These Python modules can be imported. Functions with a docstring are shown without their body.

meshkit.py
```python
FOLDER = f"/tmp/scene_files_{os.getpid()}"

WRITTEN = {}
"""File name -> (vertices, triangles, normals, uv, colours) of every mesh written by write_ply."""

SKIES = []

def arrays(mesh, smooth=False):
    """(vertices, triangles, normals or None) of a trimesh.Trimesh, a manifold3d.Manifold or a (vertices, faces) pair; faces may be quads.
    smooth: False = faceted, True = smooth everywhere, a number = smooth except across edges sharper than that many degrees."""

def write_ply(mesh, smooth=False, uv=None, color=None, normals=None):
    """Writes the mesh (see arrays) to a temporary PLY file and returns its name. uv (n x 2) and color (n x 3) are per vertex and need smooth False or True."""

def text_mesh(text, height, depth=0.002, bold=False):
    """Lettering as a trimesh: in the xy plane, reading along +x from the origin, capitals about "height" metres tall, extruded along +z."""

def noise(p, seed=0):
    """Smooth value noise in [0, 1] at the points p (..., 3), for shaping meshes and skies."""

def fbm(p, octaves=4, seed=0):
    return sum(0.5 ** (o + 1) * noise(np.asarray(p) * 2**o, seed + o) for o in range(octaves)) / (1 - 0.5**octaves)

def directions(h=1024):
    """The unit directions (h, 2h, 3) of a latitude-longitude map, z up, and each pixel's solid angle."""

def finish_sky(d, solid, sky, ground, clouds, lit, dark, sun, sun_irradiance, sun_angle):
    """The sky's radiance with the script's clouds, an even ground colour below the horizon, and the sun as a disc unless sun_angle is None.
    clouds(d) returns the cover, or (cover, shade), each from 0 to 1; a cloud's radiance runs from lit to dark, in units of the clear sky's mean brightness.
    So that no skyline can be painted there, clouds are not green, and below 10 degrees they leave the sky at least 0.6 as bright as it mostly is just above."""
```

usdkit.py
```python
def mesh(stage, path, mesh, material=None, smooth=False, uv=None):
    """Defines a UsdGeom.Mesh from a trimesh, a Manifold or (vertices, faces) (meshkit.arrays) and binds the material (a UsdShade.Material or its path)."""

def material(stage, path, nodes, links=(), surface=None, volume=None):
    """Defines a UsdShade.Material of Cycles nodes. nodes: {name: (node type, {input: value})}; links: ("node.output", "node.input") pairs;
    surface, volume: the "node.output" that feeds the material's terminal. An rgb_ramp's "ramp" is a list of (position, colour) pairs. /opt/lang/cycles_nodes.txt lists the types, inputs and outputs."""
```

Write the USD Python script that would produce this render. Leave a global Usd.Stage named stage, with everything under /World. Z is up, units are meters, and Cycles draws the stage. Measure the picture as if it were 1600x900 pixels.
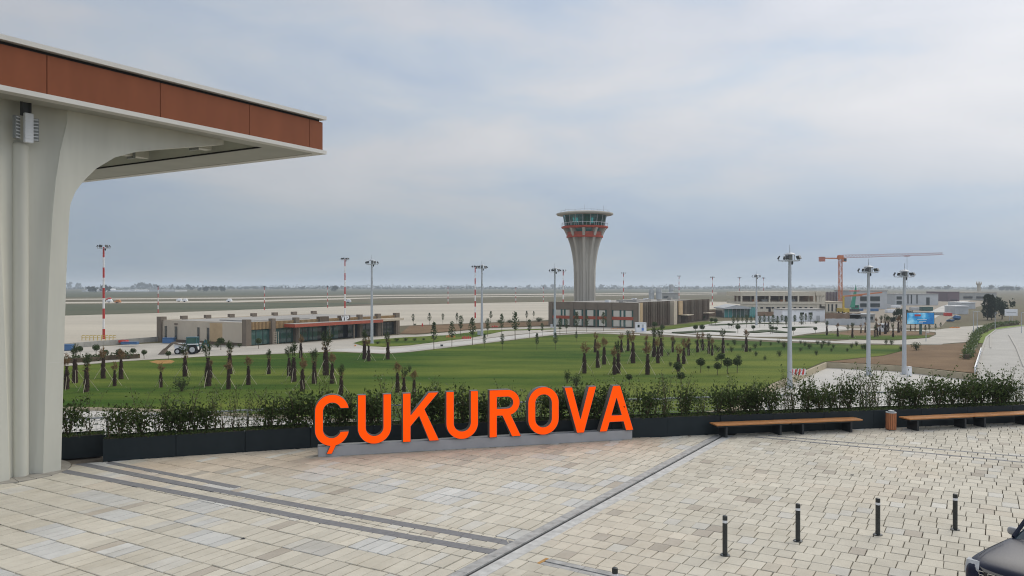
import math, numpy as np, trimesh, usdkit, meshkit
from pxr import Usd, UsdGeom, UsdLux, UsdShade, Gf, Sdf, Vt
from shapely.geometry import Polygon, LineString, Point, box as sbox
from shapely.ops import unary_union
from shapely import affinity

stage = Usd.Stage.CreateInMemory()
UsdGeom.SetStageUpAxis(stage, 'Z'); UsdGeom.SetStageMetersPerUnit(stage, 1.0)
UsdGeom.Xform.Define(stage, '/World'); UsdGeom.Scope.Define(stage, '/World/Looks')
rng = np.random.default_rng(7)
M = {}

# ---------------------------------------------------------------- camera, sky, sun, exposure
H, F, HORIZON = 5.2, 1244.0, 447.0          # eye height over the plaza, focal length in photo pixels, horizon row
cam = UsdGeom.Camera.Define(stage, '/World/camera')
cam.CreateHorizontalApertureAttr(36.0); cam.CreateFocalLengthAttr(36.0 * F / 1600); cam.CreateFStopAttr(0.0)
cam.CreateClippingRangeAttr(Gf.Vec2f(0.1, 40000))
cam.AddTranslateOp().Set(Gf.Vec3d(0, 0, H))
cam.AddRotateXOp().Set(90.0 - math.degrees(math.atan((450 - HORIZON) / F)))
cam.CreateExposureAttr(0.44)

SUN_AZ, SUN_EL = math.radians(48), math.radians(40)      # towards the right, ahead, behind the overcast
sun = UsdLux.DistantLight.Define(stage, '/World/sun')
sun.CreateIntensityAttr(0.40); sun.CreateAngleAttr(50.0); sun.CreateNormalizeAttr(True); sun.CreateColorAttr(Gf.Vec3f(1, .94, .84))
sun.AddRotateZOp().Set(-math.degrees(SUN_AZ)); sun.AddRotateXOp().Set(math.degrees(SUN_EL) - 90)
CL = 0.10
usdkit.material(stage, '/World/Looks/sky_look', {
    't': ('texture_coordinate', {}),
    's': ('sky_texture', {'sky_type': 'single_scattering', 'sun_disc': False, 'sun_elevation': SUN_EL, 'sun_rotation': SUN_AZ, 'aerosol_density': 2.0}),
    'x': ('separate_xyz', {}),
    'mp': ('mapping', {'scale': (1.6, 1.6, 6.0), 'location': (3.1, 1.7, .4)}),
    'n': ('noise_texture', {'scale': 1.7, 'detail': 7.0, 'roughness': .52, 'distortion': .35}),
    'mp2': ('mapping', {'scale': (1.0, 1.0, 3.2), 'location': (7.3, 2.2, .9)}),
    'n2': ('noise_texture', {'scale': 1.1, 'detail': 3.0, 'roughness': .5}),
    'gz': ('rgb_ramp', {'ramp': [(0.0, (2.75, 3.30, 3.65)), (.05, (2.98, 3.46, 3.80)), (.16, (3.85, 4.15, 4.40)), (.30, (4.0, 4.4, 4.8)), (1.0, (4.9, 5.2, 5.5))]}),
    'cr': ('rgb_ramp', {'ramp': [(.30, (.76, .83, .97)), (.45, (.92, .945, 1.0)), (.56, (1.06, 1.01, 1.0)), (.72, (1.17, 1.09, 1.06))]}),
    'c2': ('rgb_ramp', {'ramp': [(.3, (.84, .88, .96)), (.7, (1.12, 1.1, 1.08))]}),
    'side': ('map_range', {'from_min': -.8, 'from_max': .8, 'to_min': .71, 'to_max': 1.32, 'clamp': True}),
    'm1': ('mix_color', {'blend_type': 'multiply', 'fac': 1.0, 'use_clamp': False}),
    'm2': ('mix_color', {'blend_type': 'multiply', 'fac': 1.0, 'use_clamp': False}),
    'sc': ('vector_math', {'math_type': 'scale'}),
    'mix': ('mix_color', {'blend_type': 'mix', 'fac': .93}),
    'b': ('background_shader', {'strength': CL})},
    [('t.generated', 'x.vector'), ('t.generated', 'mp.vector'), ('mp.vector', 'n.vector'), ('t.generated', 'mp2.vector'), ('mp2.vector', 'n2.vector'),
     ('x.z', 'gz.fac'), ('n.fac', 'cr.fac'), ('n2.fac', 'c2.fac'), ('x.x', 'side.value'), ('gz.color', 'm1.a'), ('cr.color', 'm1.b'), ('m1.result', 'm2.a'), ('c2.color', 'm2.b'),
     ('m2.result', 'sc.vector1'), ('side.result', 'sc.scale'), ('s.color', 'mix.a'), ('sc.vector', 'mix.b'), ('mix.result', 'b.color')], surface='b.background')
dome = UsdLux.DomeLight.Define(stage, '/World/sky'); dome.CreateIntensityAttr(1.0)
UsdShade.MaterialBindingAPI.Apply(dome.GetPrim()).Bind(UsdShade.Material.Get(stage, '/World/Looks/sky_look'))

# ---------------------------------------------------------------- helpers: scene graph
used = {}
def numbered(path):
    k = used.get(path, 0); used[path] = k + 1
    return path if k == 0 else f'{path}_{k:03d}'
def keys(prim, **kw):
    for k, val in kw.items():
        if val: prim.SetCustomDataByKey(k, val)
def P(o): return str(o.GetPath()) if hasattr(o, 'GetPath') else str(o)
def thing(name, label=None, cat=None, group=None, loc=(0, 0, 0), rz=0.0, scale=None, kind=None, root='/World'):
    x = UsdGeom.Xform.Define(stage, numbered(f'{root}/{name}'))
    x.AddTranslateOp().Set(Gf.Vec3d(*map(float, loc)))
    if rz: x.AddRotateZOp().Set(math.degrees(rz))
    if scale is not None: x.AddScaleOp().Set(Gf.Vec3f(*map(float, np.broadcast_to(scale, 3))))
    keys(x.GetPrim(), label=label, category=cat, group=group, kind=kind)
    return x.GetPrim()
def part(parent, name, mesh, m, label=None, smooth=False, kind=None, tone=None):
    if isinstance(mesh, MB): mesh = mesh.done()
    p = usdkit.mesh(stage, numbered(f'{P(parent)}/{name}'), mesh, M[m], smooth=smooth)
    keys(p.GetPrim(), label=label, kind=kind)
    if tone is not None:
        UsdGeom.PrimvarsAPI(p).CreatePrimvar('tone', Sdf.ValueTypeNames.Color3fArray, 'vertex').Set(Vt.Vec3fArray.FromNumpy(np.ascontiguousarray(tone, np.float32)))
    return p.GetPrim()
def solo(name, mesh, m, label=None, cat=None, group=None, kind=None, smooth=False):
    o = part('/World', name, mesh, m, smooth=smooth)
    keys(o, label=label, category=cat, group=group, kind=kind)
    return o
def structure(name, mesh, m, label, parent='/World', smooth=False):
    o = part(parent, name, mesh, m, smooth=smooth); keys(o, kind='structure', label=label, category=name.replace('_', ' ')); return o
def proto(name):                                   # an abstract class prim: copies reference it
    p = stage.CreateClassPrim(f'/Prototypes/{name}') if stage.GetPrimAtPath('/Prototypes') else (stage.CreateClassPrim('/Prototypes'), stage.CreateClassPrim(f'/Prototypes/{name}'))[1]
    return p
def copy(pr, name, loc, rz=0.0, scale=1.0, label=None, cat=None, group=None):
    o = thing(name, label, cat, group, loc, rz, scale)
    o.GetReferences().AddInternalReference(pr.GetPath()); o.SetInstanceable(True)
    return o
ONES = 'zeroth first second third fourth fifth sixth seventh eighth ninth tenth eleventh twelfth thirteenth fourteenth fifteenth sixteenth seventeenth eighteenth nineteenth'.split()
TENS = {2: 'twent', 3: 'thirt', 4: 'fort', 5: 'fift', 6: 'sixt', 7: 'sevent', 8: 'eight', 9: 'ninet'}
def nth(n):
    if n < 20: return ONES[n]
    return TENS[n // 10] + ('ieth' if n % 10 == 0 else 'y-' + ONES[n % 10])

# ---------------------------------------------------------------- helpers: geometry
GZ = -6.0                                            # the ground below the raised forecourt
def G(px, py, z=GZ):
    Y = F * (H - z) / (py - HORIZON); return np.array([(px - 800) / F * Y, Y, z])
def Zat(Y, py): return H - (py - HORIZON) / F * Y
AV = math.radians(31.1)
U, V = np.array([-math.cos(AV), math.sin(AV)]), np.array([math.sin(AV), math.cos(AV)])     # the site's two building directions
def sv(s, t, z=0.0): p = V * s + U * t; return np.array([p[0], p[1], z])
def on_line(px, a, d):
    """distance along the plan line a + d*k at which photo column px meets it"""
    r = (px - 800) / F; return (r * a[1] - a[0]) / (d[0] - r * d[1])

class MB:
    def __init__(s): s.v, s.f, s.n = [], [], 0
    def add(s, v, f):
        v = np.asarray(v, float); f = np.asarray(f, int)
        if f.shape[1] == 4: f = np.vstack([f[:, [0, 1, 2]], f[:, [0, 2, 3]]])
        s.v.append(v); s.f.append(f + s.n); s.n += len(v); return s
    def par(s, o, a, b, c):                          # parallelepiped from a corner and three edges
        o, a, b, c = (np.asarray(x, float) for x in (o, a, b, c))
        if np.dot(np.cross(a, b), c) < 0: a, b = b, a
        v = [o, o + a, o + a + b, o + b, o + c, o + a + c, o + a + b + c, o + b + c]
        return s.add(v, [[0, 3, 2, 1], [4, 5, 6, 7], [0, 1, 5, 4], [1, 2, 6, 5], [2, 3, 7, 6], [3, 0, 4, 7]])
    def box(s, c, size, rz=0.0):
        cr, sr = math.cos(rz), math.sin(rz); a = np.array([cr, sr, 0]) * size[0]; b = np.array([-sr, cr, 0]) * size[1]; d = np.array([0, 0, size[2]])
        return s.par(np.asarray(c, float) - (a + b + d) / 2, a, b, d)
    def bar(s, p, q, w, h=None):
        p, q = np.asarray(p, float), np.asarray(q, float); d = q - p; L = np.linalg.norm(d); d = d / L; h = h or w
        up = np.array([0, 0, 1.0]) if abs(d[2]) < .95 else np.array([1.0, 0, 0])
        a = np.cross(d, up); a /= np.linalg.norm(a); b = np.cross(a, d)
        return s.par(p - a * w / 2 - b * h / 2, a * w, d * L, b * h)
    def tube(s, pts, rad, n=8, cap=True):
        pts = np.asarray(pts, float); rad = np.broadcast_to(rad, len(pts)); k = len(pts); rings = []
        ang = np.arange(n) * 2 * np.pi / n
        for i in range(k):
            d = pts[min(i + 1, k - 1)] - pts[max(i - 1, 0)]; d /= np.linalg.norm(d)
            up = np.array([0, 0, 1.0]) if abs(d[2]) < .9 else np.array([0, 1.0, 0])
            a = np.cross(up, d); a /= np.linalg.norm(a); b = np.cross(d, a)
            rings.append(pts[i] + rad[i] * (np.cos(ang)[:, None] * a + np.sin(ang)[:, None] * b))
        v = np.vstack(rings); i = np.arange(n); j = (i + 1) % n
        f = np.vstack([np.stack([r * n + i, r * n + j, (r + 1) * n + j, (r + 1) * n + i], 1) for r in range(k - 1)])
        s.add(v, f)
        if cap:
            s.add(np.vstack([rings[0], pts[:1]]), np.stack([j, i, np.full(n, n)], 1)); s.add(np.vstack([rings[-1], pts[-1:]]), np.stack([i, j, np.full(n, n)], 1))
        return s
    def lathe(s, prof, n=32, c=(0, 0, 0)):           # prof: (r, z) from bottom to top
        prof = np.asarray(prof, float); ang = np.arange(n) * 2 * np.pi / n; k = len(prof)
        v = np.vstack([np.stack([r * np.cos(ang), r * np.sin(ang), np.full(n, z)], 1) for r, z in prof]) + np.asarray(c, float)
        i = np.arange(n); j = (i + 1) % n
        return s.add(v, np.vstack([np.stack([r * n + i, r * n + j, (r + 1) * n + j, (r + 1) * n + i], 1) for r in range(k - 1)]))
    def poly(s, pg, z0, z1=None):                    # plan polygon as a sheet, or as a prism up to z1
        for g in getattr(pg, 'geoms', [pg]):
            if g.is_empty or g.area < 1e-6 or g.geom_type != 'Polygon': continue
            if z1 is None:
                v, f = trimesh.creation.triangulate_polygon(g, engine='earcut')
                a, b, c = (v[f[:, k]] for k in range(3)); flip = np.cross(b - a, c - a) < 0; f = np.array(f); f[flip] = f[flip][:, ::-1]
                s.add(np.column_stack([v, np.full(len(v), z0)]), f)
            else:
                m = trimesh.creation.extrude_polygon(g, z1 - z0, engine='earcut'); s.add(m.vertices + [0, 0, z0], m.faces)
        return s
    def cbox(s, c, size, ch=.02, rz=0.0):            # chamfered box
        h = np.asarray(size, float) / 2; pts = []
        for sg in np.ndindex(2, 2, 2):
            sgn = np.array(sg) * 2 - 1
            for k in range(3): q = h - ch; q[k] = h[k]; pts.append(sgn * q)
        m = trimesh.convex.convex_hull(np.array(pts)); cr, sr = math.cos(rz), math.sin(rz)
        return s.add(m.vertices @ np.array([[cr, sr, 0], [-sr, cr, 0], [0, 0, 1]]) + np.asarray(c, float), m.faces)
    def hull(s, pts): m = trimesh.convex.convex_hull(np.asarray(pts, float)); return s.add(m.vertices, m.faces)
    def ext(s, pg, o, ax, ay, az, d):                # polygon in the plane o + ax*x + ay*y pushed along az by d
        o, ax, ay, az = (np.asarray(x, float) for x in (o, ax, ay, az))
        for g in getattr(pg, 'geoms', [pg]):
            m = trimesh.creation.extrude_polygon(g, d, engine='earcut'); q = m.vertices
            fc = m.faces if np.dot(np.cross(ax, ay), az) > 0 else m.faces[:, ::-1]
            s.add(o + q[:, :1] * ax + q[:, 1:2] * ay + q[:, 2:] * az, fc)
        return s
    def leaves(s, c, d, nrm, ln, wd):                # pointed leaf quads: centres, directions, normals
        d = d / np.linalg.norm(d, axis=1, keepdims=True); sd = np.cross(nrm, d); sd /= np.maximum(np.linalg.norm(sd, axis=1, keepdims=True), 1e-9)
        ln, wd = np.broadcast_to(ln, len(c))[:, None], np.broadcast_to(wd, len(c))[:, None]
        v = np.stack([c, c + d * ln * .5 + sd * wd / 2, c + d * ln, c + d * ln * .5 - sd * wd / 2], 1).reshape(-1, 3)
        b = np.arange(len(c))[:, None] * 4
        return s.add(v, np.hstack([b, b + 1, b + 2, b + 3]))
    def done(s): return np.vstack(s.v), np.vstack(s.f)
def unit(n, r=rng): q = r.normal(size=(n, 3)); return q / np.linalg.norm(q, axis=1, keepdims=True)
def v3(p, z=0.0): return np.array([p[0], p[1], z])
def smooth_px(pts, it=2):
    p = np.asarray(pts, float)
    for _ in range(it): q = np.roll(p, -1, 0); p = np.stack([.75 * p + .25 * q, .25 * p + .75 * q], 1).reshape(-1, 2)
    return p
def plan(pts, z=GZ, it=0):
    q = np.array([G(*p, z)[:2] for p in pts]); q = smooth_px(q, it) if it else q
    return Polygon(q).buffer(0)

# ---------------------------------------------------------------- materials
def mat(name, col, rough=.7, var=.12, scale=2.0, col2=None, detail=5, bump=0.0, bscale=30., metal=0.0, stretch=(1, 1, 1), spec=None, emis=None, island=0.0, leaf=0.0, coat=0.0, tone=False, ramp=(.25, .75)):
    c = np.array(col, float); a, b = c * (1 - var), (np.array(col2, float) if col2 is not None else c * (1 + var))
    pr = {'roughness': rough, 'metallic': metal, 'specular_ior_level': .5 if rough < .6 else .15}
    if spec is not None: pr['specular_ior_level'] = spec
    if coat: pr.update(coat_weight=coat, coat_roughness=.06)
    if emis: pr.update(emission_color=col if emis is True else emis[0], emission_strength=emis[1])
    nodes = {'g': ('geometry', {}), 'mp': ('mapping', {'scale': stretch}), 'n': ('noise_texture', {'scale': scale, 'detail': float(detail), 'roughness': .6}),
             'r': ('rgb_ramp', {'ramp': [(ramp[0], a), (ramp[1], b)]}), 'p': ('principled_bsdf', pr)}
    links = [('g.position', 'mp.vector'), ('mp.vector', 'n.vector'), ('n.fac', 'r.fac')]; out = 'r.color'
    if tone:
        nodes.update(sn=('noise_texture', {'scale': .55, 'detail': 8.0, 'roughness': .62}), sr=('rgb_ramp', {'ramp': [(.50, (1, 1, 1)), (.68, (.91, .895, .87)), (.76, (.86, .84, .80))]}), sm=('mix_color', {'blend_type': 'multiply', 'fac': 1.0}))
        links += [('g.position', 'sn.vector'), ('sn.fac', 'sr.fac'), ('sr.color', 'sm.a'), (out, 'sm.b')]; out = 'sm.result'
        nodes.update(at=('attribute', {'attribute': 'tone'}), tm=('mix_color', {'blend_type': 'multiply', 'fac': 1.0})); links += [('at.color', 'tm.a'), (out, 'tm.b')]; out = 'tm.result'
    if island:
        nodes.update(im=('map_range', {'to_min': 1 - island, 'to_max': 1 + island}), iv=('vector_math', {'math_type': 'scale'}))
        links += [('g.random_per_island', 'im.value'), (out, 'iv.vector1'), ('im.result', 'iv.scale')]; out = 'iv.vector'
    links.append((out, 'p.base_color'))
    if bump:
        nodes.update(bn=('noise_texture', {'scale': bscale, 'detail': 4.0}), bu=('bump', {'strength': bump, 'distance': .02})); links += [('mp.vector', 'bn.vector'), ('bn.fac', 'bu.height'), ('bu.normal', 'p.normal')]
    surf = 'p.BSDF'
    if leaf:
        nodes.update(tl=('translucent_bsdf', {}), mx=('mix_closure', {'fac': leaf})); links += [(out, 'tl.color'), ('p.BSDF', 'mx.closure1'), ('tl.BSDF', 'mx.closure2')]; surf = 'mx.closure'
    M[name] = usdkit.material(stage, f'/World/Looks/{name}', nodes, links, surface=surf)
def pane(name, tint, gloss=(.8, .85, .9)):
    M[name] = usdkit.material(stage, f'/World/Looks/{name}', {'t': ('transparent_bsdf', {'color': tint}), 'g': ('glossy_bsdf', {'color': gloss, 'roughness': .03}), 'f': ('fresnel', {'IOR': 1.9}), 'm': ('mix_closure', {})},
        [('f.fac', 'm.fac'), ('t.BSDF', 'm.closure1'), ('g.BSDF', 'm.closure2')], surface='m.closure')
mat('stone', (1, 1, 1), .8, .08, 3.0, detail=9, bump=.25, bscale=60, tone=True)
mat('joint', (.19, .165, .135), .95, .3, 12)
mat('band_stone', (.20, .20, .205), .7, .16, 6, bump=.2)
mat('drain_metal', (.37, .365, .35), .7, .35, 5, bump=.3)
mat('drain_pale', (.50, .495, .475), .7, .25, 5, bump=.3)
mat('drain_dark', (.05, .05, .05), .8, .3, 9)
mat('rust_frame', (.42, .24, .09), .8, .3, 6)
mat('ring_stone', (.33, .31, .27), .8, .2, 3, bump=.2)
mat('column_white', (.55, .54, .465), .6, .09, 1.6, detail=7, bump=.04, bscale=4, stretch=(1, 1, .12))
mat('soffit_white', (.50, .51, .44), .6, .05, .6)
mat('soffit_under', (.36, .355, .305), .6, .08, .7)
mat('soffit_trim', (.58, .56, .51), .5, .04, 1)
mat('fascia_rust', (.215, .068, .030), .65, .12, 1.4, bump=.06, bscale=90, stretch=(1, 1, .25), spec=.15)
mat('dark_gap', (.035, .033, .032), .8)
mat('lamp_metal', (.62, .63, .63), .4, .06, 6)
mat('lamp_grille', (.20, .21, .20), .5, .3, 30)
mat('planter_steel', (.014, .021, .024), .5, .22, 1.5, bump=.05, bscale=3, stretch=(1, 1, .3), spec=.25)
mat('soil', (.055, .04, .03), .95, .4, 14, bump=.6)
mat('rail_metal', (.40, .42, .43), .45, .1, 3)
mat('leaf_dark', (.155, .225, .052), .42, .3, 3, island=.55, leaf=.4, spec=.5)
mat('leaf_low', (.13, .20, .035), .55, .3, 5, island=.5, leaf=.3)
mat('leaf_mid', (.085, .130, .035), .6, .3, 1.5, island=.4, leaf=.3)
mat('leaf_far', (.05, .075, .04), .7, .3, .2, island=.35)
mat('leaf_light', (.10, .15, .055), .6, .3, 1.5, island=.4, leaf=.25)
mat('stem', (.11, .085, .055), .9, .3, 20)
mat('palm_trunk', (.095, .060, .044), .95, .45, 9, island=.4)
mat('frond_brown', (.38, .23, .11), .85, .4, 3, island=.45, leaf=.25)
mat('frond_green', (.105, .14, .045), .7, .4, 3, island=.45, leaf=.25)
mat('brace_wood', (.45, .40, .28), .8, .2, 4)
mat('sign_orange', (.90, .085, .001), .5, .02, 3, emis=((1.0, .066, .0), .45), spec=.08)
mat('sign_side', (.115, .095, .08), .45, .12, 3)
mat('sign_plinth', (.36, .365, .37), .42, .1, 1.2, bump=.05)
mat('bench_wood', (.47, .200, .060), .5, .3, 5, stretch=(.6, 3, 3), bump=.2, bscale=25)
mat('bench_leg', (.012, .014, .016), .5, .2, 3)
mat('bin_wood', (.40, .16, .075), .6, .25, 8, stretch=(3, 3, .5))
mat('bollard_dark', (.022, .025, .024), .45, .2, 4)
mat('reflect_white', (.68, .69, .70), .4, .05, 9)
mat('concrete', (.43, .40, .345), .85, .16, .15, bump=.1)
mat('concrete_far', (.47, .425, .345), .9, .16, .02, detail=9, stretch=(.3, 1.6, 1))
mat('concrete_pale', (.50, .48, .44), .85, .12, .12)
mat('ramp_concrete', (.40, .385, .35), .85, .12, .2)
mat('kerb', (.42, .40, .36), .85, .12, 1)
mat('wall_beige', (.42, .36, .25), .85, .15, .6)
mat('wall_grey', (.33, .32, .29), .85, .15, .8)
mat('terrain', (.175, .135, .085), .95, .3, .012, col2=(.125, .120, .058), detail=9, stretch=(.35, 1, 1))
mat('lawn', (.036, .080, .009), .95, .0, .06, col2=(.135, .165, .027), detail=10, stretch=(.4, 1.5, 1), bump=.4, bscale=9, spec=.05, ramp=(.38, .62))
mat('airfield_grass', (.075, .10, .052), .95, .2, .02, col2=(.13, .12, .075), detail=8, stretch=(.2, 1, 1))
mat('straw', (.34, .19, .06), .95, .3, .8)
mat('dirt', (.165, .100, .050), .95, .25, .12, col2=(.23, .150, .080), detail=8)
mat('site_dirt', (.36, .32, .26), .95, .25, .05, col2=(.30, .25, .19), detail=9)
mat('grass_yellow', (.15, .21, .03), .9, .2, .4)
mat('mast_grey', (.42, .44, .46), .45, .08, 1.5)
mat('mast_white', (.70, .69, .67), .5, .06, 2)
mat('mast_red', (.42, .03, .022), .5, .1, 2)
mat('flood_dark', (.04, .043, .045), .45, .2, 3)
mat('cladding_beige', (.50, .43, .335), .6, .07, .35)
mat('cladding_wood', (.46, .33, .19), .6, .12, .8)
mat('pier_brown', (.18, .145, .110), .7, .1, .6)
mat('slat_wood', (.36, .24, .12), .65, .2, 2)
mat('slat_dark', (.12, .088, .062), .65, .2, .8)
mat('roof_grey', (.34, .325, .30), .85, .15, .3)
mat('canopy_red', (.33, .062, .028), .55, .1, 1)
mat('glass_green', (.035, .085, .075), .06, .15, .3, spec=.8)
mat('glass_dark', (.018, .024, .026), .06, .1, .3, spec=.8)
mat('white_paint', (.74, .745, .75), .5, .04, 1)
mat('tower_concrete', (.42, .39, .335), .8, .10, .4, stretch=(1, 1, .15))
mat('tower_glass', (.06, .26, .25), .05, .1, .5, spec=.9)
mat('tower_red', (.38, .065, .035), .6, .1, 1)
mat('raw_concrete', (.60, .535, .42), .9, .12, .4)
mat('crane_orange', (.52, .19, .085), .6, .15, 1)
mat('crane_red', (.42, .17, .13), .6, .15, 1)
mat('rig_green', (.03, .26, .16), .5, .1, 1)
mat('fence_brown', (.22, .15, .10), .85, .2, .8)
mat('cabin_blue', (.05, .13, .27), .5, .12, .8)
mat('panel_cream', (.56, .53, .455), .6, .05, .6)
mat('cabin_grey', (.45, .46, .46), .6, .1, .6)
mat('purple_clad', (.14, .09, .10), .7, .1, .8)
mat('plastic_red', (.55, .05, .035), .5, .15, 3)
mat('plastic_orange', (.55, .20, .045), .55, .2, 2)
mat('blue_print', (.10, .22, .55), .5, .05, 3)
mat('paint_teal', (.03, .10, .12), .35, .1, 2)
mat('tyre', (.02, .02, .02), .85, .2, 4)
mat('yellow_paint', (.50, .36, .06), .6, .1, 3)
mat('car_paint', (.009, .012, .026), .32, .05, 2, spec=.2)
mat('car_trim', (.010, .010, .011), .5, .1, 6)
mat('chrome', (.62, .63, .65), .18, .03, 4, metal=1.0)
mat('lamp_glass', (.40, .41, .41), .10, .25, 14, spec=.7)
mat('mirror_grey', (.30, .305, .315), .45, .05, 3)
mat('windscreen', (.012, .022, .028), .04, .1, 2, spec=.9)
pane('clear_glass', (.22, .60, .56), (.5, .78, .78))
M['billboard_face'] = usdkit.material(stage, '/World/Looks/billboard_face', {
    'g': ('geometry', {}), 'n': ('noise_texture', {'scale': .42, 'detail': 6.0, 'roughness': .55}), 'r': ('rgb_ramp', {'ramp': [(.38, (.008, .12, .34)), (.52, (.02, .26, .52)), (.64, (.22, .52, .70)), (.75, (.5, .7, .8))]}),
    'p': ('principled_bsdf', {'roughness': .4, 'emission_strength': .25})}, [('g.position', 'n.vector'), ('n.fac', 'r.fac'), ('r.color', 'p.base_color'), ('r.color', 'p.emission_color')], surface='p.BSDF')

# ================================================================ THE SETTING: terrain, airfield, roads, lawn
LOT_Z = -6.7
lot_px = [(-250, 641), (100, 637), (250, 641), (420, 650), (560, 657), (700, 661), (900, 662), (1000, 658), (1140, 640), (1206, 601), (1290, 567), (1400, 572), (1528, 586)]
lot_pts = [G(*p)[:2] for p in lot_px] + [np.array([75., 40.]), np.array([60., 8.]), np.array([-90., 8.])]
lot = Polygon(lot_pts).buffer(0)
terrain = Point(0, 0).buffer(9000, 48).difference(lot)
structure('terrain', MB().poly(terrain, GZ), 'terrain', 'flat brown and olive plain reaching the horizon')
yard = MB()
for xa, xb in zip(np.arange(-140, 160, 10.), np.arange(-130, 170, 10.)): yard.poly(lot.buffer(1.0).intersection(sbox(xa, -20, xb, 400)), 0.0)
yard = list(yard.done()); yard[0][:, 2] = np.interp(yard[0][:, 0], [0, 30], [GZ - .16, LOT_Z])   # the yard slopes down to the right
structure('service_yard', tuple(yard), 'concrete_pale', 'pale concrete service yard below the forecourt railing')
walls = MB()
for i in range(len(lot_px) - 1):
    a, b = v3(lot_pts[i], LOT_Z), v3(lot_pts[i + 1], LOT_Z); d = (b - a) / np.linalg.norm(b - a); n = np.array([-d[1], d[0], 0])
    walls.par(a - n * .28 - d * .02, (b - a) + d * .04, n * .25, [0, 0, .80])
structure('retaining_wall', walls, 'wall_beige', 'low beige retaining wall between the lawn and the sunken yard')
_lay = [0]
def sheet(name, pts, m, label, kind='structure', z=None, it=0):
    _lay[0] += 1
    pg = pts if hasattr(pts, 'area') else plan(pts, GZ, it)
    mb = MB().poly(pg, GZ + .004 + .004 * _lay[0] if z is None else z)
    if kind == 'structure': return structure(name, mb, m, label)
    return solo(name, mb, m, label, name.replace('_', ' '), kind='stuff')
sheet('far_field', [(-600, 466), (90, 465), (600, 459.5), (900, 457.5), (1160, 455.5), (1160, 453), (600, 453.5), (-600, 455)], 'airfield_grass', 'dull olive field beyond the far runway')
sheet('runway', [(-500, 470.4), (90, 468.6), (370, 466.6), (600, 462.3), (860, 460.6), (1120, 457.6), (1120, 456.9), (860, 459.2), (600, 460.9), (370, 464.8), (90, 467.0), (-500, 468.2)], 'concrete_far', 'far pale runway strip crossing the airfield')
sheet('taxiway', [(-500, 477.0), (90, 474.4), (250, 473.2), (370, 472.4), (600, 466.0), (860, 463.2), (1120, 459.6), (1120, 458.9), (860, 462.2), (600, 464.4), (370, 469.6), (250, 471.0), (90, 472.0), (-500, 473.6)], 'concrete_far', 'nearer pale taxiway strip across the airfield')
sheet('airfield_grass', [(-500, 500), (90, 493.4), (245, 489), (420, 482.5), (520, 479), (556, 475.5), (600, 474), (560, 473), (480, 473.4), (370, 473.4), (90, 475.6), (-500, 478.5)], 'airfield_grass', 'green grass strip between the apron and the taxiway', kind='stuff')
sheet('apron', [(-420, 560), (-420, 503), (90, 493.6), (245, 489.2), (420, 482.7), (520, 479.2), (620, 476.3), (760, 473.4), (860, 471.6), (1000, 470.2), (1165, 472), (1165, 479), (1100, 484), (860, 500), (760, 504), (640, 508.5), (420, 520), (250, 528), (95, 543)], 'concrete_far', 'wide pale concrete aircraft apron')
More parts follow.
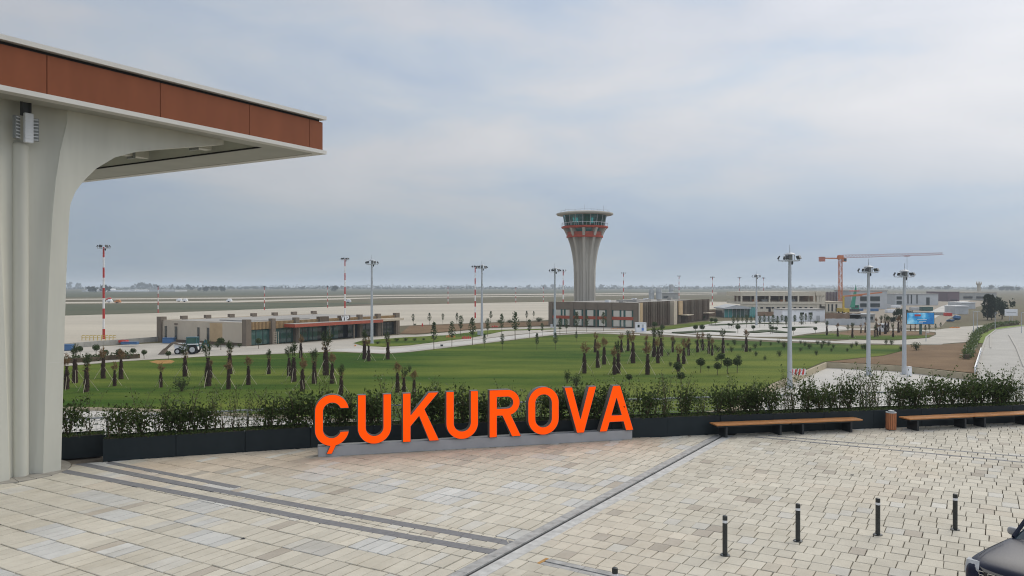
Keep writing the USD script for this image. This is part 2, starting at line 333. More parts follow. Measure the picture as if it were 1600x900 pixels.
sheet('forecourt_road', [(-150, 556), (90, 545), (250, 536), (390, 541), (500, 533), (625, 523), (650, 523.5), (700, 519.5), (760, 513.5), (840, 510.5), (1000, 512), (1000, 517.6), (930, 516), (860, 517.6), (800, 523.6), (735, 531.6), (640, 542.6), (596, 544), (560, 541.5), (548, 537), (556, 532.5), (600, 529), (640, 528), (700, 526), (760, 520), (790, 516.5), (860, 515.4), (860, 516), (800, 521), (735, 529.5),
    (700, 534), (640, 541), (640, 548.6), (735, 537.4), (860, 522.4), (930, 519.2), (1000, 522), (1000, 524), (930, 520.6), (860, 524), (735, 539), (640, 550), (600, 552.5), (520, 549.5), (430, 553), (330, 556.5), (200, 564), (90, 573), (-150, 592)], 'concrete', 'pale concrete forecourt in front of the low pavilion')
sheet('park_path', LineString([G(*p)[:2] for p in [(545, 546.5), (600, 549.6), (640, 545.4), (735, 534.6), (860, 520), (930, 517.6), (1000, 519.5), (1100, 525.6), (1230, 531.6), (1330, 535.4), (1450, 537)]]).buffer(2.6), 'concrete_pale', 'pale path curving along the far edge of the lawn')
sheet('parking', [(1004, 519), (1040, 512), (1110, 502), (1222, 500), (1300, 505), (1330, 514), (1262, 521.5), (1228, 526.5), (1180, 526.4), (1100, 522.6), (1040, 520)], 'concrete_pale', 'pale paved car park with planted medians')
sheet('building_site', [(1290, 507), (1325, 471), (1400, 466), (1490, 467), (1560, 473), (1515, 482), (1480, 500), (1470, 512), (1420, 513), (1330, 512)], 'site_dirt', 'bare pale ground of the building site')
sheet('site_road', [(1405, 505), (1432, 498), (1470, 479), (1500, 470), (1516, 470), (1486, 482), (1456, 500), (1440, 508)], 'concrete_pale', 'pale road through the building site')
sheet('junction_road', [(1300, 533.6), (1340, 536), (1400, 538.5), (1458, 538.6), (1511, 534.6), (1518, 526), (1540, 515), (1566, 509), (1552, 507.2), (1500, 511), (1462, 515.5), (1418, 516), (1400, 513.6), (1330, 513.2), (1300, 515.5), (1300, 518), (1330, 515.6), (1440, 517.6), (1462, 519.2), (1463, 523), (1452, 528.4), (1400, 532.4), (1330, 531.2)], 'concrete', 'pale road junction around the palm island')
sheet('palm_island_soil', [(1300, 522), (1330, 516.2), (1440, 518.4), (1461, 520.4), (1459, 524), (1440, 525), (1330, 525)], 'dirt', 'brown soil bed of the palm island')
sheet('island_grass', [(1228, 527.6), (1265, 523.5), (1300, 521.4), (1330, 524.6), (1440, 524.6), (1457, 524.2), (1448, 528), (1400, 531), (1300, 530)], 'lawn', 'grass rim of the palm island', kind='stuff')
lawn_px = [(-150, 594), (90, 574), (200, 565), (330, 557.4), (430, 554), (520, 550.4), (600, 554), (640, 551), (735, 540), (860, 525), (930, 521.6), (1000, 525), (1100, 530.4), (1230, 536), (1330, 539), (1405, 540), (1412, 548), (1380, 556), (1340, 560), (1286, 566), (1206, 600), (1140, 639), (1000, 657), (900, 661), (700, 660), (560, 656), (420, 649), (250, 640), (100, 636), (-250, 640)]
sheet('lawn', lawn_px, 'lawn', 'large green lawn below the forecourt', kind='stuff')
sheet('dry_patch', [(233, 566), (245, 563.4), (265, 562.8), (273, 565), (268, 568.4), (246, 569)], 'straw', 'orange-brown patch of dry straw on the left lawn', kind='stuff')
sheet('soil_plot', [(1408, 539.6), (1458, 540), (1512, 536), (1530, 548), (1527, 584), (1400, 571), (1292, 566), (1342, 560.4), (1382, 556.4), (1414, 548)], 'dirt', 'bare brown soil plot beside the lawn')
sheet('path_island', [(552, 536.5), (566, 532.5), (640, 527), (700, 524), (735, 519.5), (760, 516.4), (860, 513.6), (880, 514), (860, 515.2), (790, 517.2), (735, 528.5), (700, 532.5), (640, 540), (600, 542.5), (566, 540.5)], 'lawn', 'weedy grass strip between the pavilion forecourt and the path', kind='stuff')
sheet('verge', [(1000, 517), (1040, 510), (1102, 502.5), (1130, 503), (1100, 508), (1045, 515.5)], 'lawn', 'grass verge before the brown office block', kind='stuff')
sheet('dirt_verge', [(625, 522), (640, 509.5), (760, 505), (858, 502), (858, 509), (760, 512.4), (700, 518.4), (650, 522)], 'dirt', 'strip of bare dirt beside the apron fence')
ramp = [(1526, 640), (1527, 584), (1531, 556), (1541, 528), (1556, 516), (1600, 510), (1700, 507), (1800, 509), (1760, 530), (1700, 640)]
sheet('ramp_road', ramp, 'ramp_concrete', 'pale concrete approach road on the right')
sheet('hedge_verge', [(1519, 536), (1528, 526), (1548, 516), (1562, 511.4), (1600, 508), (1600, 509.6), (1557, 515.4), (1542, 526), (1536, 537)], 'grass_yellow', 'yellow-green verge between the hedge and the approach road', kind='stuff')
kb = MB()
for pl, w, hh in ([(1527.5, 583), (1531.5, 556), (1541.5, 528), (1556.5, 516.2), (1600, 510.3)], .35, .15), ([(1577, 524), (1589, 545), (1601, 575)], .3, .13), ([(1548, 545), (1548, 524)], .25, .12):
    for a, b in zip(pl[:-1], pl[1:]): kb.bar(G(*a) + [0, 0, .16], G(*b) + [0, 0, .16], w, hh)
structure('kerb', kb, 'kerb', 'pale kerb lines along the approach road')
for i, (pp, w) in enumerate([([(1062, 520.5), (1110, 517.6), (1138, 519.4)], 2.6), ([(1116, 508.4), (1180, 505.6), (1222, 506.6)], 2.2), ([(1178, 519.8), (1200, 517.2), (1222, 520)], 2.6), ([(1232, 512.6), (1262, 511.6)], 2.2)]):
    structure('median_bed', MB().poly(LineString([G(*p)[:2] for p in pp]).buffer(w / 1.4), GZ, GZ + .22), 'leaf_mid', ['long planted median nearest the white booth', 'thin planted median by the glazed hall', 'planted median before the white hut', 'short planted median beside the white hut'][i])

# ================================================================ THE FORECOURT: deck, stones, bands, channels
pl_pts = [G(160, 722, 0), G(270, 714, 0), G(378, 706.8, 0), G(482, 700, 0), np.array([4.93, 27.4, 0]), np.array([6.85, 27.85, 0]), G(1360, 669.7, 0), G(1600, 659.6, 0)]
front = [p[:2] for p in pl_pts]
front = [front[0] - (front[1] - front[0]) / np.linalg.norm(front[1] - front[0]) * 14] + front + [front[-1] + (front[-1] - front[-2]) / np.linalg.norm(front[-1] - front[-2]) * 14]
edge_line = LineString(front)
def back_of(d): return edge_line.parallel_offset(d, 'left', join_style=2)
deck = Polygon(list(edge_line.parallel_offset(2.2, 'left', join_style=2).coords) + [(36, 4), (-30, 4)]).buffer(0)
structure('forecourt_deck', MB().poly(deck, -1.3, -.055), 'joint', 'raised forecourt deck under the paving')
dl_a, dl_b = G(735, 897, 0)[:2], G(1131, 680.5, 0)[:2]; dv = (dl_b - dl_a) / np.linalg.norm(dl_b - dl_a); dn = np.array([dv[1], -dv[0]])
a0, b0 = dl_a - dv * 6, dl_b + dv * .2
far = np.array([-60., -8.])
pave = Polygon(list(edge_line.coords) + [(34, 10.6), (-24, 10.6)]).buffer(0)
DW = .30                                              # half-width of the drainage channel
left_pg = pave.intersection(Polygon([a0 - dn * DW, b0 - dn * DW + dv * 3, b0 + [-60, 20], a0 - [60, 0]]).buffer(0))
right_pg = pave.intersection(Polygon([a0 + dn * DW, b0 + dn * DW + dv * 3, b0 + [60, 20], a0 + [60, -2]]).buffer(0))
col_c = sv(11.72, 23.75)[:2]
ring_out, ring_in = Point(*col_c).buffer(1.70, 32), Point(*col_c).buffer(1.3, 32)
left_pg = left_pg.difference(ring_out)
def band(px_pts, w): return LineString([G(*p, 0)[:2] for p in px_pts]).buffer(w / 2, cap_style=2)
bands = [band([(96, 735.5), (300, 774), (500, 814), (795, 867)], .27), band([(112, 722), (300, 759), (500, 796), (815, 852)], .27), band([(168, 722.5), (270, 742), (372, 762)], .22)]
bands = [b.intersection(left_pg) for b in bands]
rbands = [band([(1180, 682.8), (1300, 694), (1420, 705.4), (1700, 732)], .14), band([(1200, 680.6), (1320, 691), (1420, 698.2), (1700, 722)], .14)]
rbands = [b.intersection(right_pg) for b in rbands]
drain2 = band([(846, 876), (902, 888.5), (1010, 912), (1080, 928)], .36).intersection(right_pg)
strips = [band([(1137, 681.4), (1000, 757.5), (900, 813)], .20)]
cut_l, cut_r = unary_union(bands), unary_union(rbands + [drain2])
left_pg, right_pg = left_pg.difference(cut_l), right_pg.difference(cut_r)

TONES = {'cream': (.52, .485, .405), 'pale': (.51, .505, .475), 'beige': (.49, .43, .345), 'taupe': (.405, .365, .305), 'pink': (.52, .425, .325), 'sand': (.50, .465, .385), 'grey': (.435, .42, .38)}
T = {k: np.array(x) * 1.06 for k, x in TONES.items()}
def tone_of(c, r, side):
    q = np.array([[c[0] * .45, c[1] * .45, 3.1 + side]]); f = float(meshkit.fbm(q, 3, 5)[0]); g = float(meshkit.fbm(q * 1.7 + 9, 2, 8)[0])
    blk = float(meshkit.noise(np.array([[math.floor(np.dot(c, U) / 1.1) * 1.0, math.floor(np.dot(c, V) / .75) * 1.0, side * 5.0]]) * 1.37 + .5, 3)[0])
    if r.random() < .035: k = T['taupe']
    elif r.random() < .05: k = T['pale'] * .5 + T['cream'] * .5
    elif side == 0:
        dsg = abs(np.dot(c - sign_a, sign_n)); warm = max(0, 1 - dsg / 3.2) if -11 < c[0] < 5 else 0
        k = T['cream'] * (1 - g) + T['sand'] * g
        if blk > .64: k = T['pale'] * .97
        elif blk < .14: k = T['grey']
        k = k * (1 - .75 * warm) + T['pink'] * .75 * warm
    else:
        k = T['sand'] * (1 - g) + T['cream'] * g
        if blk > .82: k = T['pale'] * .5 + T['sand'] * .5
        elif blk < .10: k = T['grey']
        if f > .60: k = .6 * k + .4 * T['beige']
    return k * (1 + r.normal(0, .045)) * (1 + .22 * (f - .5))
sign_a, sign_b = G(497, 714.6, 0)[:2], G(988, 686.6, 0)[:2]
sign_d = (sign_b - sign_a) / np.linalg.norm(sign_b - sign_a); sign_n = np.array([sign_d[1], -sign_d[0]])

def pave_area(pg, row, wmin, wmax, gap, side, names, label):
    r = np.random.default_rng(40 + side); x0, y0, x1, y1 = pg.bounds
    cs = np.array([[x, y] for x in (x0, x1) for y in (y0, y1)]); S, Tt = cs @ V, cs @ U
    inner = pg.buffer(-.45); rows = np.arange(math.floor(S.min() / row) * row, S.max() + row, row); tiles = []
    pre = pg.buffer(.5)
    for ri, s0 in enumerate(rows):
        t = Tt.min() - r.random() * wmax
        while t < Tt.max():
            w = r.uniform(wmin, wmax); mid = V * (s0 + row / 2) + U * (t + w / 2)
            if 10.7 < mid[1] and abs(mid[0]) < mid[1] * .72 + 1.2 and pre.contains(Point(mid)):
                h = gap / 2 * (1 + .5 * r.random()); jit = r.normal(0, .004, 8).reshape(4, 2)
                q = np.array([V * a + U * b for a, b in ((s0 + h, t + h), (s0 + row - h, t + h), (s0 + row - h, t + w - h), (s0 + h, t + w - h))]) + jit
                if inner.contains(Point(mid)): tiles.append((mid, q))
                else:
                    for g in getattr(Polygon(q).intersection(pg), 'geoms', [Polygon(q).intersection(pg)]):
                        if g.geom_type == 'Polygon' and g.area > .006:
                            g = g.convex_hull; tiles.append((np.array(g.centroid.coords[0]), np.array(g.exterior.coords)[:-1]))
            t += w
    tiles.sort(key=lambda k: k[0][1] + .25 * abs(k[0][0]))
    root = thing(names[0], label, 'paving', kind='structure')
    rest, tn = MB(), []
    for i, (c, q) in enumerate(tiles):
        q = q if Polygon(q).exterior.is_ccw else q[::-1]
        n = len(q); ctr = q.mean(0); top = ctr + (q - ctr) * (1 - .012 / np.maximum(np.linalg.norm(q - ctr, axis=1, keepdims=True), .05)); dz = r.normal(0, .0025); tilt = r.normal(0, .004, 2)
        ztop = dz + (top - ctr) @ tilt
        v = np.vstack([np.column_stack([q, np.full(n, -.05)]), np.column_stack([q, ztop - .007]), np.column_stack([top, ztop])])
        f = []
        for k in range(n):
            j = (k + 1) % n
            for L in (0, n): f += [[L + k, L + j, L + n + j], [L + k, L + n + j, L + n + k]]
        f += [[2 * n, 2 * n + k, 2 * n + k + 1] for k in range(1, n - 1)]
        col = np.tile(tone_of(c, r, side), (len(v), 1))
        if i < 298: part(root, names[1], (v, np.array(f)), 'stone', tone=col)
        else: rest.add(v, f); tn.append(col)
    part(root, names[1] + '_field', rest, 'stone', kind='stuff', tone=np.vstack(tn))
    return len(tiles)
n1 = pave_area(left_pg, .70, .24, .34, .021, 0, ('plank_paving', 'paving_stone'), 'pale plank-shaped paving stones left of the long channel')
n2 = pave_area(right_pg, .45, .27, .37, .014, 1, ('block_paving', 'paving_block'), 'pale block paving in staggered rows right of the long channel')
bd = thing('paving_bands', 'thin dark grey stone bands crossing the left paving', 'paving bands', kind='structure')
def band_stones(root, bs, ln):
    for b in bs:
        for g in getattr(b, 'geoms', [b]):
            if g.is_empty: continue
            mr = np.array(g.minimum_rotated_rectangle.exterior.coords)[:4]; e = [mr[1] - mr[0], mr[2] - mr[1]]; k = int(np.linalg.norm(e[0]) < np.linalg.norm(e[1]))
            d, L = e[k] / np.linalg.norm(e[k]), np.linalg.norm(e[k]); o = mr[k]; nn = np.array([-d[1], d[0]])
            for x in np.arange(0, L, ln):
                cell = Polygon([o + d * (x + .004) + nn * s_ for s_ in (-2, 2)] + [o + d * min(x + ln - .004, L) + nn * s_ for s_ in (2, -2)]).intersection(g)
                if cell.area > .004: part(root, 'band_stone', MB().poly(cell, -.05, .001 + .001 * rng.random()), 'band_stone')
band_stones(bd, bands, .9)
bd2 = thing('paving_bands', 'twin thin grey bands crossing the right paving before the benches', 'paving bands', kind='structure')
band_stones(bd2, rbands, 1.1)
# the long drainage channel and the short one
ch = thing('drainage_channel', 'long grey slotted drainage channel running diagonally to the bench', 'drainage channel', kind='structure')
L = np.linalg.norm(b0 - a0); slot = MB(); 
for sgn, nm in ((-1, 'channel_edge'), (1, 'channel_edge')):
    for k in range(int(L / 1.0) + 1):
        x, x2 = k * 1.0 + .004, min((k + 1) * 1.0, L) - .004
        if x2 <= x: continue
        w = .235 if sgn < 0 else .27
        o = a0 + dv * x + dn * (sgn * (DW - .006)); mb = MB().par(v3(o, -.05), v3(dv * (x2 - x)), v3(-sgn * dn * w), [0, 0, .05 + .002 * rng.random() - (.006 if sgn > 0 else 0)])
        part(ch, nm, mb, 'drain_metal' if sgn < 0 else 'drain_pale')
part(ch, 'channel_slot', MB().par(v3(a0 - dn * .07, -.05), v3(dv * L), v3(dn * .1), [0, 0, .022]), 'drain_dark')
c2 = thing('drainage_channel', 'short grey drainage channel with a rusty end near the frontmost bollard', 'drainage channel', kind='structure')
mr = LineString([G(846, 876, 0)[:2], G(1080, 928, 0)[:2]]); p0, p1 = (np.array(q) for q in mr.coords); d2 = (p1 - p0) / np.linalg.norm(p1 - p0); m2 = np.array([-d2[1], d2[0]]); L2 = np.linalg.norm(p1 - p0)
for k in range(int(L2 / .8)):
    part(c2, 'channel_edge', MB().par(v3(p0 + d2 * (k * .8 + .07) + m2 * .02, -.05), v3(d2 * .79), v3(m2 * .15), [0, 0, .049]), 'drain_metal')
    part(c2, 'channel_edge', MB().par(v3(p0 + d2 * (k * .8 + .07) - m2 * .03, -.05), v3(d2 * .79), v3(-m2 * .14), [0, 0, .046]), 'drain_metal')
part(c2, 'channel_slot', MB().par(v3(p0 + d2 * .07 - m2 * .03, -.05), v3(d2 * L2), v3(m2 * .05), [0, 0, .02]), 'drain_dark')
part(c2, 'rusty_end', MB().par(v3(p0 - m2 * .17, -.05), v3(d2 * .065), v3(m2 * .34), [0, 0, .052]), 'rust_frame')
rg = thing('column_kerb_ring', 'round grey stone ring at the foot of the white column', 'stone ring', kind='structure')
for k in range(24):
    a1, a2 = k * math.pi / 12 + .006, (k + 1) * math.pi / 12 - .006; aa = np.linspace(a1, a2, 4)
    part(rg, 'ring_stone', MB().poly(Polygon([col_c + 1.68 * np.array([math.cos(x), math.sin(x)]) for x in aa] + [col_c + .7 * np.array([math.cos(x), math.sin(x)]) for x in aa[::-1]]), -.05, .012 + .002 * rng.random()), 'ring_stone')

# ================================================================ CANOPY AND COLUMN (upper left)
TF, TC, SC, ZS = 21.6, 22.5, 11.72, 10.19          # fascia line, column face, column axis, soffit height
rC = (505 - 800) / F; YC = TF / (-.856 * rC + .517); SE = float(np.dot([rC * YC, YC], V))   # far end of the roof along V
cp = thing('terminal_canopy', 'deep roof canopy with rust-coloured fascia panels, upper left', 'canopy')
S0, DEEP = -14.0, 26.0
part(cp, 'roof_slab', MB().par(sv(S0, TF + .25, ZS + .62), v3(V * (SE - S0 - .25)), v3(U * DEEP), [0, 0, .75]), 'soffit_white')
part(cp, 'top_trim', MB().par(sv(S0, TF - .10, ZS + 1.27), v3(V * (SE - S0 + .10)), v3(U * .9), [0, 0, .13]).par(sv(SE - .5, TF + .8, ZS + 1.27), v3(V * .6), v3(U * DEEP), [0, 0, .13]), 'soffit_trim')
part(cp, 'shadow_gap', MB().par(sv(S0, TF + .10, ZS + 1.17), v3(V * (SE - S0 - .10)), v3(U * .6), [0, 0, .1]), 'dark_gap')
part(cp, 'bottom_trim', MB().par(sv(S0, TF - .10, ZS - .02), v3(V * (SE - S0 + .10)), v3(U * .35), [0, 0, .13]).par(sv(SE - .25, TF + .25, ZS - .02), v3(V * .35), v3(U * DEEP), [0, 0, .13]), 'soffit_trim')
js = [S0] + [x for x in np.arange(-12.0, 2, 4.0)] + [0] * 0
pxs = [74, 251, 390, 484]
ss = []
for q in pxs:
    r_ = (q - 800) / F; Y_ = TF / (-.856 * r_ + .517); ss.append(float(np.dot([r_ * Y_, Y_], V)))
step = ss[1] - ss[0]; cuts = sorted(set([S0] + [ss[0] - step * k for k in range(1, 6) if ss[0] - step * k > S0] + ss + [SE]))
for a, b in zip(cuts[:-1], cuts[1:]):
    part(cp, 'fascia_panel', MB().par(sv(a + .012, TF, ZS + .115), v3(V * (b - a - .024)), v3(U * .06), [0, 0, 1.055]), 'fascia_rust')
for k in range(6):
    part(cp, 'fascia_panel', MB().par(sv(SE, TF + .08 + k * 4.3, ZS + .115), v3(U * 4.27), v3(V * -.06), [0, 0, 1.055]), 'fascia_rust')
part(cp, 'fascia_backing', MB().par(sv(S0, TF + .062, ZS + .1), v3(V * (SE - S0 - .13)), v3(U * .1), [0, 0, 1.08]).par(sv(SE - .2, TF + .2, ZS + .1), v3(V * .12), v3(U * DEEP), [0, 0, 1.08]), 'dark_gap')
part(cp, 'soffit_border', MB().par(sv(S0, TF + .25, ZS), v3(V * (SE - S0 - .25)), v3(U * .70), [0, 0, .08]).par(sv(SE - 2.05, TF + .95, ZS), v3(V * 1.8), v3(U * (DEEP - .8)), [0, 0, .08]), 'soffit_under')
part(cp, 'border_gap', MB().par(sv(SE - 2.11, TF + .95, ZS + .004), v3(V * .06), v3(U * (DEEP - .8)), [0, 0, .05]), 'dark_gap'); part(cp, 'border_upstand', MB().par(sv(SE - 2.10, TF + .95, ZS + .056), v3(V * .06), v3(U * (DEEP - .8)), [0, 0, .56]), 'soffit_white')
part(cp, 'soffit_ceiling', MB().par(sv(S0, TF + .97, ZS + .40), v3(V * (SE - S0 - 3.2)), v3(U * (DEEP - 1)), [0, 0, .2]).par(sv(SE - 3.2, TF + .97, ZS + .52), v3(V * 1.06), v3(U * (DEEP - 1)), [0, 0, .1]), 'soffit_white')
for t0 in (TF + 3.4, TF + 7.2, TF + 11.0, TF + 15):
    bm = part(cp, 'soffit_beam', MB().par(sv(S0, t0, ZS + .1), v3(V * (SE - S0 - 2.3)), v3(U * .35), [0, 0, .3]), 'column_white')
    part(bm, 'hanger', MB().par(sv(SE - 3.0, t0 - .03, ZS + .02), v3(V * .10), v3(U * .42), [0, 0, .42]), 'lamp_grille')

def plane_sz(px, py, t):
    r_ = (px - 800) / F; Y_ = t / (-.856 * r_ + .517); return float(np.dot([r_ * Y_, Y_], V)) - SC, Zat(Y_, py)
sil = [plane_sz(*p, TC) for p in [(95, 736), (98, 640), (101, 520), (105, 400), (110, 320), (118, 300), (130, 284), (150, 264), (180, 246), (215, 237), (270, 231.5), (350, 226)]]
inner = [plane_sz(*p, TC) for p in [(67, 738), (70, 640), (73, 540), (77, 430), (82, 340), (88, 280), (95, 235), (106, 190)]]
sil = np.array(sil); inner = np.array(inner)
zl = np.unique(np.concatenate([np.linspace(0, 7.2, 10), np.linspace(7.2, 10.2, 26), sil[:, 1][sil[:, 1] > 9]]).clip(0, ZS + .38)); zl = np.append(zl, ZS + .40)
A_ = np.interp(zl, sil[:, 1], sil[:, 0]); B_ = np.minimum(np.interp(zl, inner[:, 1], inner[:, 0]), A_ - .12)
def csec(a, b, z):
    g = np.array([(-a, 0), (-b, 0), (-b + .03, .06), (-b * .72, .22), (-b * .45, .30), (0, .33), (b * .45, .30), (b * .72, .22), (b - .03, .06), (b, 0), (a, 0), (a, .5), (a * .98, 1.1), (b, 1.30), (-b, 1.30), (-a * .98, 1.1), (-a, .5)])
    return np.array([sv(SC + s_, TC + t_, z) for s_, t_ in g])
rings = [csec(a, b, z) for a, b, z in zip(A_, B_, zl)]; n = len(rings[0]); i = np.arange(n); j = (i + 1) % n
cv = np.vstack(rings); cf = np.vstack([np.stack([k * n + i, k * n + j, (k + 1) * n + j, (k + 1) * n + i], 1) for k in range(len(rings) - 1)])
colm = thing('canopy_column', 'white flared concrete column holding up the canopy', 'column')
part(colm, 'shaft', MB().add(cv, cf), 'column_white', smooth=28)
pipe_c = sv(SC, TC + .30)
part(colm, 'rainwater_pipe', MB().lathe([(.20, 0), (.20, 9.05), (.15, 9.12)], 20, pipe_c), 'column_white', smooth=40)
for z_ in (3.05, 8.35): part(colm, 'panel_joint', MB().par(sv(SC - np.interp(z_, zl, A_) - .002, TC - .003, z_), v3(V * (np.interp(z_, zl, A_) - np.interp(z_, zl, B_) - .02)), v3(U * .01), [0, 0, .012]).par(sv(SC + np.interp(z_, zl, B_) + .02, TC - .003, z_), v3(V * (np.interp(z_, zl, A_) - np.interp(z_, zl, B_) - .02)), v3(U * .01), [0, 0, .012]), 'soffit_trim')
fl = thing('column_floodlight', 'three-panel floodlight fixed at the head of the white column', 'floodlight')
zf = Zat(21.75, 226)
for ds, rz_, w in ((-.245, .5, .19), (0, 0, .23), (.245, -.5, .19)):
    c = sv(SC + ds, TC - .12 + abs(ds) * .55, zf + .42)
    ang = math.atan2(V[1], V[0]) + rz_
    h = part(fl, 'lamp_panel', MB().cbox(c, (w, .10, .80 if ds == 0 else .62), .012, ang), 'lamp_metal' if ds == 0 else 'lamp_grille')
    nrm = np.array([math.sin(ang), -math.cos(ang), 0]); tang = np.array([math.cos(ang), math.sin(ang), 0])
    for k in range(7): part(h, 'louvre', MB().bar(c + nrm * .055 + tang * (-w * .42) + [0, 0, -.28 + k * .092], c + nrm * .055 + tang * (w * .42) + [0, 0, -.28 + k * .092], .012, .03), 'lamp_metal')
part(fl, 'bracket', MB().bar(sv(SC - .12, TC - .02, zf + .75), sv(SC - .12, TC - .02, zf + 1.25), .06).bar(sv(SC + .1, TC - .02, zf + .8), sv(SC + .1, TC - .02, zf + 1.15), .05).par(sv(SC - .1, TC, zf + .8), v3(V * .22), v3(U * .05), [0, 0, .42]), 'flood_dark')

# ================================================================ PLANTERS, SHRUBS, RAILING
PH, PW = .66, .86
def along(d):                                        # point and direction on the planters' front line, d metres from the first corner
    x = edge_line.project(Point(*front[1])) + d; p, q = edge_line.interpolate(x - .05), edge_line.interpolate(x + .05)
    e = np.array([q.x - p.x, q.y - p.y]); e /= np.linalg.norm(e); m = edge_line.interpolate(x); return np.array([m.x, m.y]), e
def planter(p, e, ln, label, group=None):
    nb = np.array([-e[1], e[0]]); t = thing('planter', label, 'planter', group); a = math.atan2(e[1], e[0]); w = .028
    c = p + e * ln / 2
    part(t, 'front_panel', MB().cbox(v3(c + nb * w / 2, PH / 2), (ln - .012, w, PH), .004, a), 'planter_steel')
    part(t, 'back_panel', MB().cbox(v3(c + nb * (PW - w / 2), PH / 2), (ln - .012, w, PH), .004, a), 'planter_steel')
    for s_ in (0, 1): part(t, 'end_panel', MB().cbox(v3(p + e * (.02 + s_ * (ln - .04)) + nb * PW / 2, PH / 2), (w, PW - .06, PH - .004), .006, a), 'planter_steel')
    part(t, 'joint_strip', MB().box(v3(p + e * ln + nb * .07, PH / 2 - .01), (.11, .03, PH - .03), a), 'planter_steel')
    r = np.random.default_rng(int(abs(p[0]) * 100)); g = np.linspace(0, 1, 9); X, Yy = np.meshgrid(g, g[::2]); q = np.column_stack([X.ravel(), Yy.ravel()])
    vv = np.array([v3(p + e * (.03 + (ln - .06) * x) + nb * (.03 + (PW - .06) * y), PH - .11 + .05 * r.random()) for x, y in q])
    nx = 9; ff = [[k * nx + i_, k * nx + i_ + 1, (k + 1) * nx + i_ + 1, (k + 1) * nx + i_] for k in range(4) for i_ in range(8)]
    part(t, 'soil', MB().add(vv, ff), 'soil', smooth=True)
    return t
pl_names = {0: 'leftmost planter of the long row, its left end in view', 1: 'planter second from the left end of the row', 2: 'planter just left of the big letter sign', 3: 'planter behind the left end of the letter sign', 8: 'planter behind the right end of the letter sign', 9: 'planter between the letter sign and the first bench', 13: 'planter behind the litter bin'}
d, shrub_spots, ci = 0.0, [], 0
pa = G(98, 718, 0)[:2]; pb_ = np.array(front[1]) + np.array([.05, .35]); ea = (G(165, 712.5, 0)[:2] - pa); ea /= np.linalg.norm(ea)
planter(pa - ea * .9, ea, 2.0, 'planter set back beside the foot of the white column', 'dark steel planters'); planter(pa - ea * 2.95, ea, 2.0, 'planter hidden mostly behind the white column', 'dark steel planters')
for x in (-1.9, -1.2, -.5, .1, .7): shrub_spots.append((pa + ea * x + np.array([-ea[1], ea[0]]) * .42, ea))
while d < 37:
    p, e = along(d + .0); _, e = along(d + 1.0)
    lab = pl_names.get(ci, f'dark steel planter box, {nth(ci + 1)} from the left in the long row')
    planter(p, e, 1.997, 'dark steel ' + lab if not lab.startswith('dark') else lab, 'dark steel planters'); ci += 1
    nb = np.array([-e[1], e[0]])
    for x in (.12, .37, .62, .87, 1.12, 1.37, 1.62, 1.87): shrub_spots.append((p + e * (x + rng.normal(0, .07)) + nb * (.45 + rng.normal(0, .10)), e))
    d += 2.0
def shrub_proto(k):
    r = np.random.default_rng(100 + k); pr = proto(f'shrub_{k}'); st, lf = MB(), MB(); h = [1.25, 1.4, 1.6, 1.3, 1.45][k]
    for s_ in range(5):
        a, lean = r.random() * 6.28, r.uniform(.10, .52); hh = h * r.uniform(.65, 1.0); zz = np.linspace(0, hh, 6)
        pts = np.array([[math.cos(a) * lean * (z / hh) ** 1.4 + r.normal(0, .012), math.sin(a) * lean * (z / hh) ** 1.4 + r.normal(0, .012), z - .1] for z in zz]); st.tube(pts, np.linspace(.010, .003, 6), 5)
        m = int(30 * h); tt = .10 + .90 * r.random(m) ** .85; c = np.array([np.array([np.interp(x * hh, zz, pts[:, q]) for q in range(3)]) for x in tt])
        off = unit(m, r) * (.04 + .15 * (1 - abs(tt - .5)))[:, None] * r.random((m, 1)) ** .5; c = c + off
        dr = off + unit(m, r) * .05 + [0, 0, .05]; nm = unit(m, r) + [0, 0, .8]
        lf.leaves(c, dr, nm, r.uniform(.05, .095, m), r.uniform(.026, .042, m))
    part(pr, 'stems', st, 'stem'); part(pr, 'leaves', lf, 'leaf_dark'); return pr
sp = [shrub_proto(k) for k in range(5)]
order = sorted(range(len(shrub_spots)), key=lambda q: shrub_spots[q][0][0] / shrub_spots[q][0][1])
zone_n = {}
for n_, q in enumerate(order):
    p, e = shrub_spots[q]
    if rng.random() < .05: continue
    px = 800 + F * p[0] / p[1]
    where = 'beside the white column' if px < 170 else 'left of the letter sign' if px < 490 else 'behind the letter sign' if px < 990 else 'behind the first bench' if px < 1350 else 'behind the second bench'
    zone_n[where] = zone_n.get(where, 0) + 1
    copy(sp[int(rng.integers(5))], 'planter_shrub', v3(p, PH - .07), rng.random() * 6.28, rng.uniform(.86, 1.22), f'leafy shrub in the planters {where}, {nth(zone_n[where])} from the left', 'shrub', 'young shrubs in the planter row')
gc = MB(); rc = np.random.default_rng(5)
for dd in np.arange(-3, 37, .052):
    p, e = along(dd); nb = np.array([-e[1], e[0]])
    if dd < 0: p = pa + ea * (dd + 1.2); nb = np.array([-ea[1], ea[0]])
    if meshkit.noise(np.array([[dd * 1.3, .5, .5]]), 4)[0] < .30: continue
    m = 14; c0 = v3(p + nb * rc.uniform(.05, .40), PH - .02); c = c0 + rc.normal(0, 1, (m, 3)) * [.07, .07, .02] + [0, 0, .02]
    gc.leaves(c, unit(m, rc) * [1, 1, .3] + [0, 0, .55], unit(m, rc) + [0, 0, 1], rc.uniform(.05, .11, m), rc.uniform(.02, .04, m))
solo('ground_cover_leaves', gc, 'leaf_low', 'low green ground cover along the front of the planters', 'ground cover', kind='stuff')
rl = thing('railing', 'grey welded-mesh railing running behind the planters', 'railing')
bay = 2.05; RO = 1.32
def rail_pt(dd): p, e = along(dd); return p + np.array([-e[1], e[0]]) * RO
